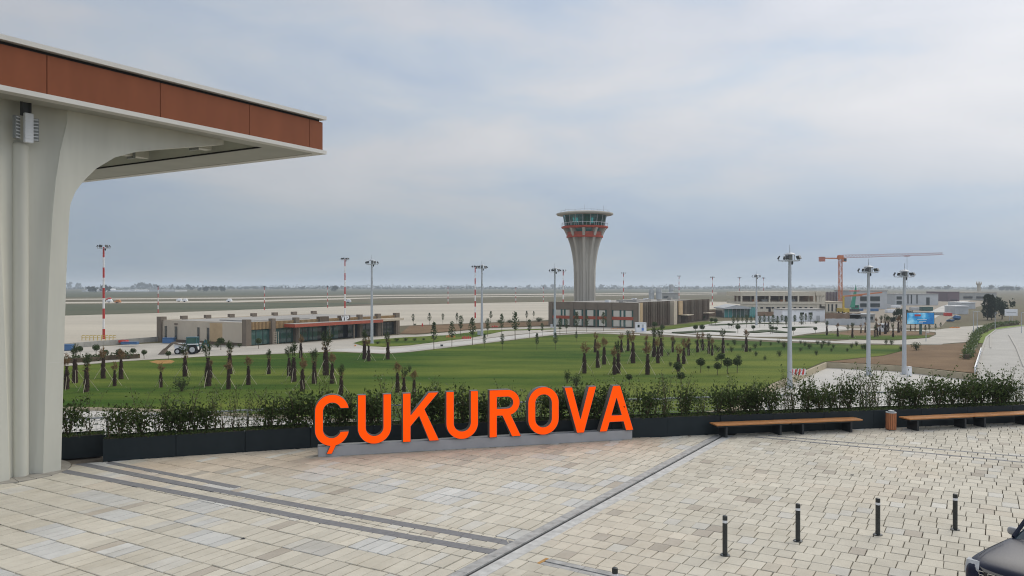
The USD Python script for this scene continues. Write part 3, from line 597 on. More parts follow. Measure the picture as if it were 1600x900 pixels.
for k in range(-5, 19):
    a, b = rail_pt(k * bay), rail_pt((k + 1) * bay); e = (b - a) / np.linalg.norm(b - a)
    part(rl, 'post', MB().box(v3(a, .56), (.06, .05, 1.14), math.atan2(e[1], e[0])), 'rail_metal')
    part(rl, 'top_rail', MB().bar(v3(a + e * .032, 1.115), v3(b - e * .032, 1.115), .06, .05), 'rail_metal')
    pm = MB(); ln = np.linalg.norm(b - a)
    for x in np.arange(.12, ln - .05, .135): pm.bar(v3(a + e * x, .08), v3(a + e * x, 1.088), .009)
    for z in np.arange(.10, 1.08, .135): pm.bar(v3(a + e * .04, z) + [0, 0.0, 0], v3(b - e * .04, z), .010)
    part(rl, 'mesh_panel', pm, 'rail_metal')

# ================================================================ LETTER SIGN
sd3, sn3 = v3(sign_d), v3(sign_n); SL = np.linalg.norm(sign_b - sign_a); PZ = .32
sg = thing('letter_sign', 'large orange letters on a long grey plinth', 'sign')
ctr = v3((sign_a + sign_b) / 2 - sign_n * .19, PZ / 2)
part(sg, 'plinth', MB().cbox(ctr, (SL, .38, PZ), .008, math.atan2(sign_d[1], sign_d[0])), 'sign_plinth')
def st(w, h, t, n=16):                               # stadium ring: an O
    R = w / 2; mid = LineString([(R, R), (R, h - R)]).buffer(R, n); return mid.difference(LineString([(R, R), (R, h - R)]).buffer(R - t, n))
def glyph(c, w, t):
    h = 1.0
    if c == 'O': return st(w, h + .03, t)
    if c == 'U':
        R = w / 2; return LineString([(0 + R, R), (R, 3)]).buffer(R, 16).difference(LineString([(R, R), (R, 3)]).buffer(R - t, 16)).intersection(sbox(-1, -1, 3, h))
    if c == 'C':
        o = st(w, h + .03, t); o = o.difference(Polygon([(w * .52, .285), (w + .1, .285), (w + .1, .745), (w * .52, .745)]))
        return unary_union([o, Polygon([(w * .46, .03), (w * .63, .03), (w * .50, -.155), (w * .33, -.155)])])
    if c == 'K': return unary_union([sbox(0, 0, t, h), Polygon([(t * .9, .30), (t * .9, .30 + .235), (w - .225, h), (w - .01, h), ]), Polygon([(w * .42, .56), (w * .56, .72), (w, 0), (w - .215, 0)])])
    if c == 'R':
        bowl = LineString([(0, h - .275), (w - .275 - .01, h - .275)]).buffer(.275, 16).intersection(sbox(0, 0, 3, h)); hole = LineString([(t, h - .275), (w - .285, h - .275)]).buffer(.275 - t * .92, 16).intersection(sbox(t, 0, 3, h))
        return unary_union([sbox(0, 0, t, h), bowl.difference(hole), Polygon([(w * .40, .47), (w * .40 + .20, .47), (w + .02, 0), (w - .185, 0)])])
    if c == 'V': return unary_union([Polygon([(0, h), (t * 1.08, h), (w / 2 + t * .5, 0), (w / 2 - t * .5, 0)]), Polygon([(w, h), (w - t * 1.08, h), (w / 2 - t * .5, 0), (w / 2 + t * .5, 0)])])
    if c == 'A':
        return unary_union([Polygon([(0, 0), (t * 1.08, 0), (w / 2 + t * .52, h), (w / 2 - t * .52, h)]), Polygon([(w, 0), (w - t * 1.08, 0), (w / 2 - t * .52, h), (w / 2 + t * .52, h)]), sbox(w * .22, .20, w * .78, .20 + t * .9)])
CAP = 1.53; fo = sign_a + sign_n * .055             # letter faces stand just proud of the plinth's front
lw = [('C', 491.5, 545.6), ('U', 558.6, 611.6), ('K', 629, 686.6), ('U', 697, 747.4), ('R', 764.6, 813), ('O', 825, 873.4), ('V', 881.8, 932), ('A', 936.6, 990)]
for c, l, r_ in lw:
    s1, s2 = on_line(l, fo, sign_d), on_line(r_, fo, sign_d); w = (s2 - s1) / CAP; g = glyph(c, w, .168)
    g = affinity.scale(g, CAP, CAP, origin=(0, 0)); o = v3(fo + sign_d * s1, PZ + .004)
    lt = part(sg, 'letter', MB().ext(g, o, sd3, [0, 0, 1], -sn3, .24), 'sign_side', label=f'big orange letter {"C with a cedilla" if c == "C" else c}' + (', first of its kind' if c == 'U' and l < 600 else ', second of its kind' if c == 'U' else ''))
    part(lt, 'face', MB().ext(g.buffer(-.014), o + sn3 * .004, sd3, [0, 0, 1], -sn3, .02), 'sign_orange')
    x0, _, x1, _ = g.bounds
    for bx_ in ([x0 + .12, x1 - .12] if c in 'KRA' else [(x0 + x1) / 2]): part(lt, 'foot', MB().box(o + sd3 * bx_ - sn3 * .13 + [0, 0, -.002], (.12, .1, .012 if c not in 'COU' else .05), math.atan2(sign_d[1], sign_d[0])), 'dark_gap')

# ================================================================ BENCHES, BIN, BOLLARDS
def bench(fl_, fr, label):
    a, b = fl_[:2], fr[:2]; e = (b - a) / np.linalg.norm(b - a); nb = np.array([-e[1], e[0]]); ln = 5.62; ang = math.atan2(e[1], e[0]); D = .56
    t = thing('bench', label, 'bench')
    for m in (0, 1):
        for k in range(4):
            c = a + e * (m * ln / 2 + ln / 4) + nb * (.07 + k * .14)
            part(t, 'plank', MB().cbox(v3(c, .43 + .0015 * ((k * 7 + m * 3) % 3)), (ln / 2 - .008, .134, .05), .008, ang), 'bench_wood')
        part(t, 'seat_frame', MB().box(v3(a + e * (m * ln / 2 + ln / 4) + nb * D / 2, .378), (ln / 2 - .1, D - .1, .045), ang), 'bench_leg')
    for x in (.38, 2.42, 3.28, 5.18): part(t, 'leg', MB().box(v3(a + e * x + nb * D / 2, .177), (.075, D - .05, .354), ang), 'bench_leg')
def at_z(px, py, z): return G(px, py, z)
bench(at_z(1120, 664.2, .45), at_z(1345.5, 655.6, .45), 'long wooden bench nearer the letter sign')
bench(at_z(1421.5, 654.6, .45), at_z(1620, 645.4, .45), 'long wooden bench running off the right edge')
bn = thing('litter_bin', 'slatted wooden litter bin standing between the two benches', 'litter bin', loc=G(1392.5, 671.5, 0))
part(bn, 'liner', MB().lathe([(.145, .02), (.145, .60), (.13, .60), (.13, .3), (0, .3)], 24), 'bench_leg', smooth=30)
for k in range(16):
    a = k * math.pi / 8; part(bn, 'slat', MB().cbox((.165 * math.cos(a), .165 * math.sin(a), .32), (.022, .056, .60), .005, a), 'bin_wood')
part(bn, 'rim', MB().lathe([(.12, .615), (.18, .615), (.185, .63), (.18, .645), (.12, .645), (.12, .615)], 28), 'rail_metal', smooth=30)
part(bn, 'ash_cover', MB().lathe([(.10, .66), (.10, .69), (0, .71)], 16, (.03, .05, 0)).bar((.03, .13, .62), (.03, .13, .70), .02), 'lamp_metal', smooth=40)
bol = [((1133, 868), 'second bollard from the left, level with the long bench'), ((1247, 846), 'middle bollard of the five'), ((1372, 836), 'second bollard from the right'), ((1493, 828), 'rightmost bollard, nearest the parked car'), (None, 'frontmost bollard, only its top in view')]
for q, lab in bol:
    loc = G(*q, 0) if q else np.array([(961 - 800) / F * 12.52, 12.52, 0]); t = thing('bollard', 'black bollard with white band, ' + lab, 'bollard', loc=loc + [0, 0, .003])
    part(t, 'post', MB().lathe([(.047, 0), (.047, .745), (.043, .762), (.03, .768), (0, .77)], 24), 'bollard_dark', smooth=40)
    part(t, 'reflective_band', MB().lathe([(.0475, .628), (.0487, .63), (.0487, .676), (.0475, .678)], 24), 'reflect_white', smooth=50)
    fp = part(t, 'base_flange', MB().lathe([(.095, 0), (.095, .010), (.088, .014), (.046, .014)], 24), 'bollard_dark', smooth=30)
    for k in range(4): part(fp, 'bolt', MB().lathe([(.011, .014), (.011, .026), (0, .028)], 6, (.074 * math.cos(k * 1.571 + .6), .074 * math.sin(k * 1.571 + .6), 0)), 'rail_metal')

for px, py, k, lab in ((1331, 743, 1, 'small dark scrap lying on the paving before the second bench'), (1078, 682.5, 2, 'small brown leaf scrap on the paving left of the first bench'), (380, 843, 3, 'thin dark scrap on the stones below the grey bands')):
    q = np.random.default_rng(k); t = thing('litter_scrap', lab, 'litter', loc=G(px, py, 0) + [0, 0, .004]); part(t, 'scrap', MB().hull(np.column_stack([q.uniform(-.07, .07, 9), q.uniform(-.04, .04, 9), q.uniform(0, .03, 9)])), 'pier_brown' if k == 2 else 'flood_dark')

# ================================================================ PARKED CAR (lower right corner)
CA = math.atan2(-.53, -.84)                           # heading
car = thing('parked_car', 'dark navy off-road car nosing in at the lower right corner', 'car', loc=(0, 0, 0))
cf_ = np.array([math.cos(CA), math.sin(CA), 0]); cl_ = np.array([-math.sin(CA), math.cos(CA), 0])
hl = G(1519, 879, .86); car_o = hl - cf_ * 4.02 + cl_ * .78; car_o[2] = 0
def cw(x, y, z): return car_o + cf_ * x + cl_ * y + np.array([0, 0, z])
def carpts(a): return np.array([cw(*p) for p in a])
stn = [  # x along the car, half width at sill / waist, sill z, waist z, deck z, deck half width
    (0.06, .66, .72, .42, .78, .98, .62), (.14, .80, .85, .36, .86, 1.06, .74), (.55, .87, .905, .30, .92, 1.10, .80), (1.4, .88, .915, .27, .93, 1.09, .81), (2.3, .88, .915, .27, .93, 1.07, .81), (2.9, .88, .91, .27, .93, 1.06, .79),
    (3.25, .88, .91, .28, .92, 1.035, .76), (3.6, .88, .90, .30, .90, 1.015, .75), (3.9, .86, .885, .32, .88, .985, .72), (4.08, .82, .85, .36, .84, .945, .66), (4.20, .76, .79, .40, .78, .90, .58), (4.27, .66, .69, .44, .68, .78, .48)]
rings = []
for x, ws, ww, zs, zw, zd, wd in stn:
    half = [(0, zs), (ws * .8, zs), (ws, zs + .10), (ws + (ww - ws) * .6, (zs + zw) / 2), (ww, zw - .10), (ww - .015, zw), (ww - .06, zw + (zd - zw) * .55), (wd, zd - .015), (wd * .5, zd + .012), (0, zd + .016)]
    rings.append([(x, y, z) for y, z in half] + [(x, -y, z) for y, z in half[-2:0:-1]])
n = len(rings[0]); q = np.array([cw(*p) for r_ in rings for p in r_]); i = np.arange(n); j = (i + 1) % n; k_ = len(rings)
quads = np.vstack([np.stack([a * n + i, a * n + j, (a + 1) * n + j, (a + 1) * n + i], 1) for a in range(k_ - 1)])
def subdiv(vq, fq, name, m):
    me = UsdGeom.Mesh.Define(stage, numbered(f'{P(car)}/{name}')); me.CreatePointsAttr(Vt.Vec3fArray.FromNumpy(vq.astype(np.float32)))
    me.CreateFaceVertexCountsAttr(Vt.IntArray([len(f) for f in fq])); me.CreateFaceVertexIndicesAttr(Vt.IntArray([int(x) for f in fq for x in f])); me.CreateSubdivisionSchemeAttr('catmullClark')
    UsdShade.MaterialBindingAPI.Apply(me.GetPrim()).Bind(M[m]); return me.GetPrim()
fq = [list(f[::-1]) for f in quads] + [list(range(n)), list(range((k_ - 1) * n, k_ * n))[::-1]]
subdiv(q, fq, 'body', 'car_paint')
CB = .36
cab = [(x - CB * (x > .5), *q_) for x, *q_ in [(.35, .80, 1.06, .66, 1.56), (.9, .815, 1.06, .66, 1.645), (1.6, .815, 1.05, .665, 1.665), (2.25, .81, 1.04, .655, 1.61), (2.62, .80, 1.03, .64, 1.47), (3.18, .78, 1.0, .62, 1.05)]]
rings = [[(x, -w, z0), (x, -w + .02, z0 + .06), (x, -wt - .03, zt - .12), (x, -wt + .05, zt - .01), (x, 0, zt + .02), (x, wt - .05, zt - .01), (x, wt + .03, zt - .12), (x, w - .02, z0 + .06), (x, w, z0)] if zt > 1.2 else [(x, -w, z0), (x, -w + .01, z0 + .01), (x, -w + .02, z0 + .02), (x, -w + .1, z0 + .035), (x, 0, z0 + .05), (x, w - .1, z0 + .035), (x, w - .02, z0 + .02), (x, w - .01, z0 + .01), (x, w, z0)] for x, w, z0, wt, zt in cab]
n = 9; q = np.array([cw(*p) for r_ in rings for p in r_]); i = np.arange(8)
quads = np.vstack([np.stack([a * n + i, a * n + i + 1, (a + 1) * n + i + 1, (a + 1) * n + i], 1) for a in range(5)])
subdiv(q, [list(f) for f in quads] + [list(range(9))[::-1]], 'cabin', 'windscreen')
part(car, 'roof_panel', MB().hull(carpts([(x, s_ * w, z) for x, w, z in ((.45, .60, 1.62), (1.5, .62, 1.70), (2.2 - CB, .60, 1.655), (2.2 - CB, .56, 1.60), (.45, .56, 1.56)) for s_ in (-1, 1)])), 'car_paint')
for s_ in (-1, 1):
    part(car, 'windscreen_pillar', MB().tube(carpts([(3.12 - CB, s_ * .77, 1.05), (2.62 - CB, s_ * .70, 1.44), (2.25 - CB, s_ * .64, 1.63)]), .035, 6), 'car_paint')
    part(car, 'roof_rail', MB().tube(carpts([(.5, s_ * .60, 1.66), (.6, s_ * .60, 1.73), (2.0, s_ * .60, 1.73), (2.15, s_ * .60, 1.66)]), .018, 6), 'lamp_metal')
    h = part(car, 'headlight', MB().hull(carpts([(4.05, s_ * .845, .905), (4.145, s_ * .825, .745), (4.22, s_ * .60, .75), (4.235, s_ * .56, .85), (4.10, s_ * .62, .935), (3.9, s_ * .885, .90), (4.03, s_ * .875, .79)])), 'lamp_glass')
    part(h, 'lens', MB().hull(carpts([(4.17 + dx, s_ * .67 + .032 * math.cos(a), .835 + .028 * math.sin(a)) for a in np.linspace(0, 6.28, 12) for dx in (-.05, .004)])), 'windscreen')
    ic = trimesh.creation.icosphere(3); iv = np.sign(ic.vertices) * abs(ic.vertices) ** .75
    mm = part(car, 'door_mirror', (np.array([cw(2.38 + .07 * a, s_ * (.945 + .095 * b), 1.04 + .07 * c) for a, b, c in iv]), ic.faces[:, ::-1 if s_ > 0 else 1]), 'mirror_grey', smooth=True)
    part(mm, 'mirror_arm', MB().bar(cw(2.42, s_ * .78, 1.00), cw(2.40, s_ * .90, 1.02), .05), 'car_trim')
    for x in (.82, 3.46):
        wh = part(car, 'wheel', MB().tube(carpts([(x, s_ * .70, .34), (x, s_ * .90, .34)]), [.34, .34], 28), 'tyre', smooth=40)
        part(wh, 'rim', MB().tube(carpts([(x, s_ * .88, .34), (x, s_ * .915, .34)]), [.22, .20], 20), 'lamp_metal')
        part(car, 'wheel_arch', MB().tube(carpts([(x + .42 * math.cos(a), s_ * .905, .34 + .42 * math.sin(a)) for a in np.linspace(-.2, 3.34, 15)]), .035, 6), 'car_trim')
gr = part(car, 'grille', MB().hull(carpts([(4.17, s_ * .585, z) for s_ in (-1, 1) for z in (.70, .885)] + [(4.262, s_ * .47, z) for s_ in (-1, 1) for z in (.69, .85)])), 'car_trim')
for row, z in ((0, .815), (1, .735)):
    for y in (-.50, -.36, -.22, .22, .36, .50):
        fx = 4.285 - .16 * y * y; fr_ = MB()
        for dy0, dz0, dy1, dz1 in ((-.05, -.026, .05, -.026), (.05, -.026, .05, .026), (.05, .026, -.05, .026), (-.05, .026, -.05, -.026)): fr_.bar(cw(fx, y + dy0, z + dz0), cw(fx, y + dy1, z + dz1), .010)
        part(gr, 'grille_cell', fr_, 'chrome')
bd_ = LineString([(-.085, .05), (0, -.05), (.085, .05)]); part(car, 'badge', MB().ext(Polygon([(-.10, .055), (.10, .055), (.055, -.055), (-.055, -.055)]).difference(Polygon([(-.06, .03), (.06, .03), (.035, -.02), (-.035, -.02)])), cw(4.285, 0, .80), cl_, [0, 0, 1], cf_, .02), 'chrome')
part(car, 'bonnet_seam', MB().tube(carpts([(3.15, .74, 1.05), (3.6, .735, 1.024), (3.95, .70, .985)]), .005, 5).tube(carpts([(3.15, -.74, 1.05), (3.6, -.735, 1.024), (3.95, -.70, .985)]), .005, 5), 'car_trim')
part(car, 'bumper', MB().hull(carpts([(4.20, s_ * .74, z) for s_ in (-1, 1) for z in (.38, .60)] + [(4.31, s_ * .55, z) for s_ in (-1, 1) for z in (.40, .58)])), 'car_trim')
part(car, 'wiper', MB().bar(cw(3.14 - CB, -.5, 1.075), cw(3.05 - CB, .1, 1.125), .015).bar(cw(3.14 - CB, .1, 1.075), cw(3.05 - CB, .62, 1.115), .015), 'car_trim')

# ================================================================ FLOODLIGHT MASTS
def flood_head(t, z, r, sc=1.0, arms=5, dome_=True):
    hd = MB().lathe([(r * .9, z - .02), (r, z), (r, z + .06), (r * .9, z + .08), (r * .9, z - .02)], 24)
    for k in range(arms): a = k * 6.283 / arms + .4; hd.bar((0, 0, z + .02), (r * 1.25 * math.cos(a), r * 1.25 * math.sin(a), z + .04), .09)
    h = part(t, 'head_ring', hd, 'mast_grey')
    if dome_:
        part(h, 'hood', MB().lathe([(r * .62, z + .75 * sc), (r * .60, z + .80 * sc), (r * .35, z + .95 * sc), (.05, z + 1.02 * sc), (.03, z + 1.9 * sc), (0, z + 1.9 * sc)], 20), 'mast_grey', smooth=40)
        part(h, 'winch_box', MB().box((.05, 0, z + .42 * sc), (r * .4, r * .4, .68 * sc)), 'lamp_grille')
        for k in range(4): a = k * 1.571 + .2; part(h, 'strut', MB().bar((r * .55 * math.cos(a), r * .55 * math.sin(a), z + .05), (r * .55 * math.cos(a), r * .55 * math.sin(a), z + .78 * sc), .07), 'mast_grey')
    for k in range(arms):
        a = k * 6.283 / arms + .4; c = np.array([r * 1.18 * math.cos(a), r * 1.18 * math.sin(a), z + .42 * sc]); m = trimesh.creation.box((.44 * sc, .14 * sc, .42 * sc)); m.apply_transform(trimesh.transformations.rotation_matrix(.5, (1, 0, 0))); m.apply_transform(trimesh.transformations.rotation_matrix(a - 1.571, (0, 0, 1)))
        fl_ = part(h, 'floodlight', MB().add(m.vertices + c, m.faces), 'flood_dark'); part(fl_, 'yoke', MB().bar(c - [0, 0, .38 * sc], c, .08 * sc), 'mast_grey')
    part(h, 'camera_dome', MB().lathe([(0, z - .42 * sc), (.10, z - .36 * sc), (.13, z - .2 * sc), (.08, z)], 10, (.32, .1, 0)), 'flood_dark', smooth=60)
grey_masts = [(1234, 606, 404, 0, 'tallest grey floodlight mast, beside the sunken yard wall'), (1357, 586, 423, 0, 'grey floodlight mast in the sunken yard, middle of three'), (1413, 585, 429.5, 0, 'grey floodlight mast in the yard nearest the billboard'), (1182, 508, 432, 0, 'slim grey floodlight mast standing in the car park'),
              (753, 524.5, 418, 0, 'grey floodlight mast beside the striped mast, mid lawn edge'), (581, 537, 411, 0, 'grey floodlight mast before the low pavilion'), (867, 527, 423, 0, 'grey floodlight mast before the brown office block')]
for i, (px, yb, yt, _, lab) in enumerate(grey_masts):
    z0 = LOT_Z if i < 3 else GZ; p = G(px, yb, z0); zt = Zat(p[1], yt) - z0
    t = thing('floodlight_mast', lab, 'floodlight mast', 'grey floodlight masts', loc=p)
    part(t, 'pole', MB().tube([(0, 0, 0), (0, 0, zt)], [.30, .17], 14), 'mast_grey', smooth=40); part(t, 'base_plate', MB().box((0, 0, .06), (.8, .8, .12)).box((0, -.02, .5), (.5, .45, .8)), 'mast_grey')
    flood_head(t, zt - .3, 1.05 if i < 3 else 1.0)
str_masts = [(162, 530, 386, 'red and white floodlight mast at the apron edge, largest, by the column'), (539, 503, 405, 'red and white floodlight mast rising behind the low pavilion'), (742.5, 497, 417, 'red and white floodlight mast right beside a grey mast'), (880, 490, 423, 'red and white floodlight mast left of the control tower'), (974, 479, 427, 'red and white floodlight mast right of the control tower'),
             (1061, 471, 431.5, 'red and white mast behind the right end of the brown office block'), (1113, 477, 433.5, 'red and white mast between the office block and the concrete frame'), (1155.5, 471, 434, 'red and white mast at the left end of the concrete frame'), (1193, 470, 434.5, 'red and white mast rising behind the concrete frame'),
             (247, 489, 447, 'short striped mast before the airfield grass'), (413, 484.5, 448, 'thin striped mast right of the pavilion roof end'), (512, 481, 447.6, 'thin striped mast above the pavilion roof'), (700, 475, 447.6, 'thin striped mast beyond the apron, middle'), (806, 473, 449, 'thin striped mast left of the office block'), (849, 472, 448.5, 'thin striped mast nearest the office block edge')]
for i, (px, yb, yt, lab) in enumerate(str_masts):
    p = G(px, yb); zt = Zat(p[1], yt) - GZ; r = .26 if i < 9 else .2
    t = thing('striped_mast', lab, 'floodlight mast', 'red and white masts on the airfield', loc=p)
    part(t, 'pole', MB().tube([(0, 0, 0), (0, 0, zt)], [r, r * .6], 10), 'mast_white', smooth=40)
    nb_ = 5 if i < 9 else 4; hb = zt / (2 * nb_ - 1)
    for k in range(nb_):
        z1, z2 = 2 * k * hb + .01, (2 * k + 1) * hb; f1, f2 = (1 - .4 * z / zt for z in (z1, z2)); part(t, 'red_band', MB().tube([(0, 0, z1), (0, 0, z2)], [r * f1 + .012, r * f2 + .012], 10), 'mast_red', smooth=40)
    if i < 9: flood_head(t, zt - .3, 1.0, 1.15, 6, False)
    else: part(t, 'head', MB().box((0, 0, zt), (.9, .5, .4)), 'flood_dark')

# ================================================================ LOW PAVILION
Kp = G(385, 541)[:2]
def pv(s, t, z=0.0): return np.array([*(Kp + V * s + U * t), GZ + z])
def spx(px, t=0.0, K=None): K = Kp if K is None else K; return on_line(px, K + U * t, V)
def tpx(px, s=0.0, K=None): K = Kp if K is None else K; return on_line(px, K + V * s, U)
pav = thing('vip_pavilion', 'low brown and beige pavilion with a red entrance canopy', 'building')
LP, WP, HP = spx(623), 26.0, 4.15
def blk(mb, s, t, z, ds, dt, dz): return mb.par(pv(s, t, z), v3(V * ds), v3(U * dt), [0, 0, dz])
part(pav, 'glass_core', blk(MB(), .6, 1.0, .02, LP - .9, WP - 1.4, HP - .4), 'glass_dark')
rf = part(pav, 'roof', blk(blk(MB(), .25, .5, HP - .1, LP - .4, WP - .6, .16), 6, 6, HP + .06, 16, 9, .22), 'roof_grey')
part(rf, 'parapet', blk(blk(MB(), .15, .3, HP - .2, .25, WP - .4, .42), .4, WP - .3, HP - .2, LP - .6, .25, .42), 'cladding_beige')
tw = tpx(331); nw = 26
for k in range(nw):                                   # end wall: narrow cladding boards
    t1, t2 = .9 + k * (WP - 1.4) / nw, .9 + (k + 1) * (WP - 1.4) / nw - .02; mid = (t1 + t2) / 2
    wood = tpx(338 + 12) < mid < tpx(331) or False; out = -.12 if mid < tw else .0
    part(pav, 'wall_board', blk(MB(), out, t1, .55, .3, t2 - t1, HP - .6), 'cladding_wood' if tpx(346) < mid < tpx(330) else 'cladding_beige')
part(pav, 'plinth', blk(MB(), -.02, .6, 0, .3, WP - .8, .56), 'slat_dark')
for px, w in ((259, .62), (275, .72), (310, .62), (325, .62)):
    tt = tpx(px); wn = part(pav, 'window', blk(MB(), -.05 if tt > tw else -.17, tt - w / 2, .6, .06, w, 2.5), 'glass_dark'); part(wn, 'frame', blk(blk(MB(), -.08, tt - w / 2 - .05, .6, .05, .05, 2.55), -.08, tt - w / 2 - .05, 3.1, .05, w + .1, .05), 'flood_dark')
part(pav, 'wall_vent', blk(MB(), -.06, tpx(275) - .5, 3.45, .07, 1.0, .35), 'pier_brown')
part(pav, 'corner_pier', blk(MB(), -.35, WP - 1.2, 0, 1.3, 1.4, 5.0), 'pier_brown'); part(pav, 'corner_pier', blk(MB(), -.35, -.35, 0, 1.2, 1.15, 4.95), 'pier_brown')
for px in (287, 324, 361, 396, 429, 459, 490): part(pav, 'rear_pier', blk(MB(), spx(px, WP) - .6, WP - .4, HP - .3, 1.3, .8, 1.15), 'pier_brown')
fr_p = [(426, .9), (463, .95), (505, 2.6), (538, 2.9), (562.5, 1.0), (591, 1.1), (620, 1.3)]
for px, w in fr_p: part(pav, 'front_pier', blk(MB(), spx(px) - w / 2, -.35, 0 if w < 2 else HP - 1.2, w, 1.0, 4.95 if w < 2 else 1.95), 'pier_brown' if w < 2 else 'slat_dark')
edges_ = [.85] + [e for px, w in fr_p for e in (spx(px) - w / 2, spx(px) + w / 2)]
for s1, s2 in zip(edges_[0::2], edges_[1::2]):
    if s2 - s1 < .5: continue
    part(pav, 'screen_backing', blk(MB(), s1, .12, 3.05, s2 - s1, .12, 1.35), 'slat_dark'); nsl = max(3, int((s2 - s1) / .32))
    for k in range(nsl): part(pav, 'screen_slat', blk(MB(), s1 + (k + .2) * (s2 - s1) / nsl, .0, 3.0, .17, .1, 1.45), 'slat_wood')
    ng = max(2, int((s2 - s1) / 1.3))
    for k in range(ng):
        g_ = part(pav, 'glass_pane', blk(MB(), s1 + k * (s2 - s1) / ng + .04, .35, .12, (s2 - s1) / ng - .08, .05, 2.75), 'glass_green' if s1 < 22 else 'glass_dark'); part(g_, 'mullion', blk(MB(), s1 + k * (s2 - s1) / ng - .03, .28, .05, .07, .14, 2.9), 'flood_dark')
c1, c2_ = spx(461, -3), spx(596, -2.5)
cn = part(pav, 'entrance_canopy', blk(MB(), c1, -3.0, 3.15, c2_ - c1, 3.4, .62), 'canopy_red'); part(cn, 'canopy_roof', blk(MB(), c1 + .1, -2.9, 3.77, c2_ - c1 - .2, 3.2, .06), 'roof_grey'); part(cn, 'canopy_soffit', blk(MB(), c1 + .1, -2.9, 3.10, c2_ - c1 - .2, 3.2, .05), 'slat_dark')
part(pav, 'end_canopy', blk(MB(), c2_ + .03, -2.4, 3.35, spx(629, -2) - c2_, 2.8, .5), 'cladding_beige')
for px in (467, 515, 553, 597, 622): part(pav, 'canopy_post', blk(MB(), spx(px, -2.6) - .1, -2.7, 0, .2, .2, 3.15), 'pier_brown')
vo = pv(spx(533, -.45), -.45, 3.72); vx = v3(V)
for ch_, off in (('V', 0), ('I', .95), ('P', 1.35)):
    pg = {'V': Polygon([(0, 1), (.22, 1), (.42, .3), (.62, 1), (.84, 1), (.53, 0), (.31, 0)]), 'I': sbox(0, 0, .23, 1), 'P': unary_union([sbox(0, 0, .23, 1), LineString([(.1, .70), (.42, .70)]).buffer(.30).intersection(sbox(0, 0, 2, 1)).difference(LineString([(.1, .70), (.40, .70)]).buffer(.11))])}[ch_]
    part(pav, 'sign_letter', MB().ext(affinity.scale(pg, 1.15, 1.15, origin=(0, 0)), vo + vx * off * 1.15, vx, [0, 0, 1], v3(-U), .08), 'white_paint', label=f'white letter {ch_} on the roof edge')
ld = spx(429.5, -1.2)
ladder = thing('scaffold', 'pale scaffold ladder leaning by the pavilion glass front', 'scaffold', loc=pv(ld, -1.3)); 
for q in (-.55, .55, 1.1): part(ladder, 'upright', MB().bar((q * .5, 0, 0), (q * .5, .1, 2.5), .07), 'cladding_beige')
for k in range(7): part(ladder, 'rung', MB().bar((-.3, 0, .25 + k * .33), (.3, 0, .25 + k * .33), .06), 'cladding_beige')

# ================================================================ OFFICE BLOCK AND CONTROL TOWER
K2 = G(997, 513)[:2]; HB = 6.75
def ov(s, t, z=0.0): return np.array([*(K2 + V * s + U * t), GZ + z])
def ob(mb, s, t, z, ds, dt, dz): return mb.par(ov(s, t, z), v3(V * ds), v3(U * dt), [0, 0, dz])
def otx(px): return tpx(px, 0, K2)
def osx(px): return spx(px, 0, K2)
off = thing('office_block', 'two-storey brown office block at the foot of the control tower', 'building')
LO, WO = osx(1109), otx(857.5)
part(off, 'core', ob(MB(), .3, .3, 0, LO - .3, WO - .6, HB - .25), 'slat_dark')
orf = part(off, 'roof', ob(ob(MB(), .4, .4, HB - .24, LO - .8, WO - .8, .1), 20, 8, HB - .14, 9, 7, .5), 'roof_grey')
for k in range(9): part(orf, 'roof_unit', ob(MB(), 4 + k * 6.1, 6 + (k * 7) % 13, HB - .14, 1.6, 1.2, .5 + .15 * (k % 3)), 'lamp_metal' if k % 2 else 'roof_grey')
piers_o = [(860, 6), (890.5, 1.5), (913, .8), (932, .7), (955, 2.0), (995.5, 2.4)]
part(off, 'upper_band', ob(MB(), 0, .2, 4.75, .35, WO - .4, HB - 4.72), 'pier_brown')
for px0, px1 in ((857.5, 863.5), (890.5, 896), (911.5, 914.5), (931, 933), (948.5, 956), (990, 998.6)): t2, t1 = otx(px0), otx(px1); part(off, 'front_pier', ob(MB(), -.22, max(t1, 0), 0, .5, min(t2, WO) - max(t1, 0), HB + .03), 'pier_brown')
for px0, px1, col in ((867.5, 876), (879, 881), (884, 890), (899, 908.5), (917.5, 927), (936, 945.5), (958.5, 968), (971, 974), (977.5, 987)) and [(a, b, 0) for a, b in ((867.5, 876), (879, 881), (884, 890), (899, 908.5), (917.5, 927), (936, 945.5), (958.5, 968), (971, 974), (977.5, 987))]:
    t2, t1 = otx(px0), otx(px1)
    for z, hh in ((.35, 1.75), (2.95, 1.65)): part(off, 'wall_panel', ob(MB(), -.02, t1, z, .3, t2 - t1, hh), 'panel_cream')
for px0, px1 in ((863.5, 867.5), (876, 879), (881, 884), (896, 899), (908.5, 911.5), (914.5, 917.5), (927, 931), (933, 936), (945.5, 948.5), (956, 958.5), (968, 971), (974, 977.5), (987, 990)):
    t2, t1 = otx(px0), otx(px1)
    for z, hh in ((.25, 1.9), (2.95, 1.8)): w = part(off, 'window', ob(MB(), .03, t1 + .02, z, .2, t2 - t1 - .04, hh), 'glass_green'); part(w, 'sill', ob(MB(), -.04, t1, z - .06, .2, t2 - t1, .06), 'flood_dark')
for px0, px1 in ((863.5, 890), (896, 911), (915, 931), (933.2, 948), (956.2, 990)): t2, t1 = otx(px0), otx(px1); part(off, 'red_band', ob(MB(), -.09, t1, 2.12, .3, t2 - t1, .82), 'canopy_red')
nsl = 46
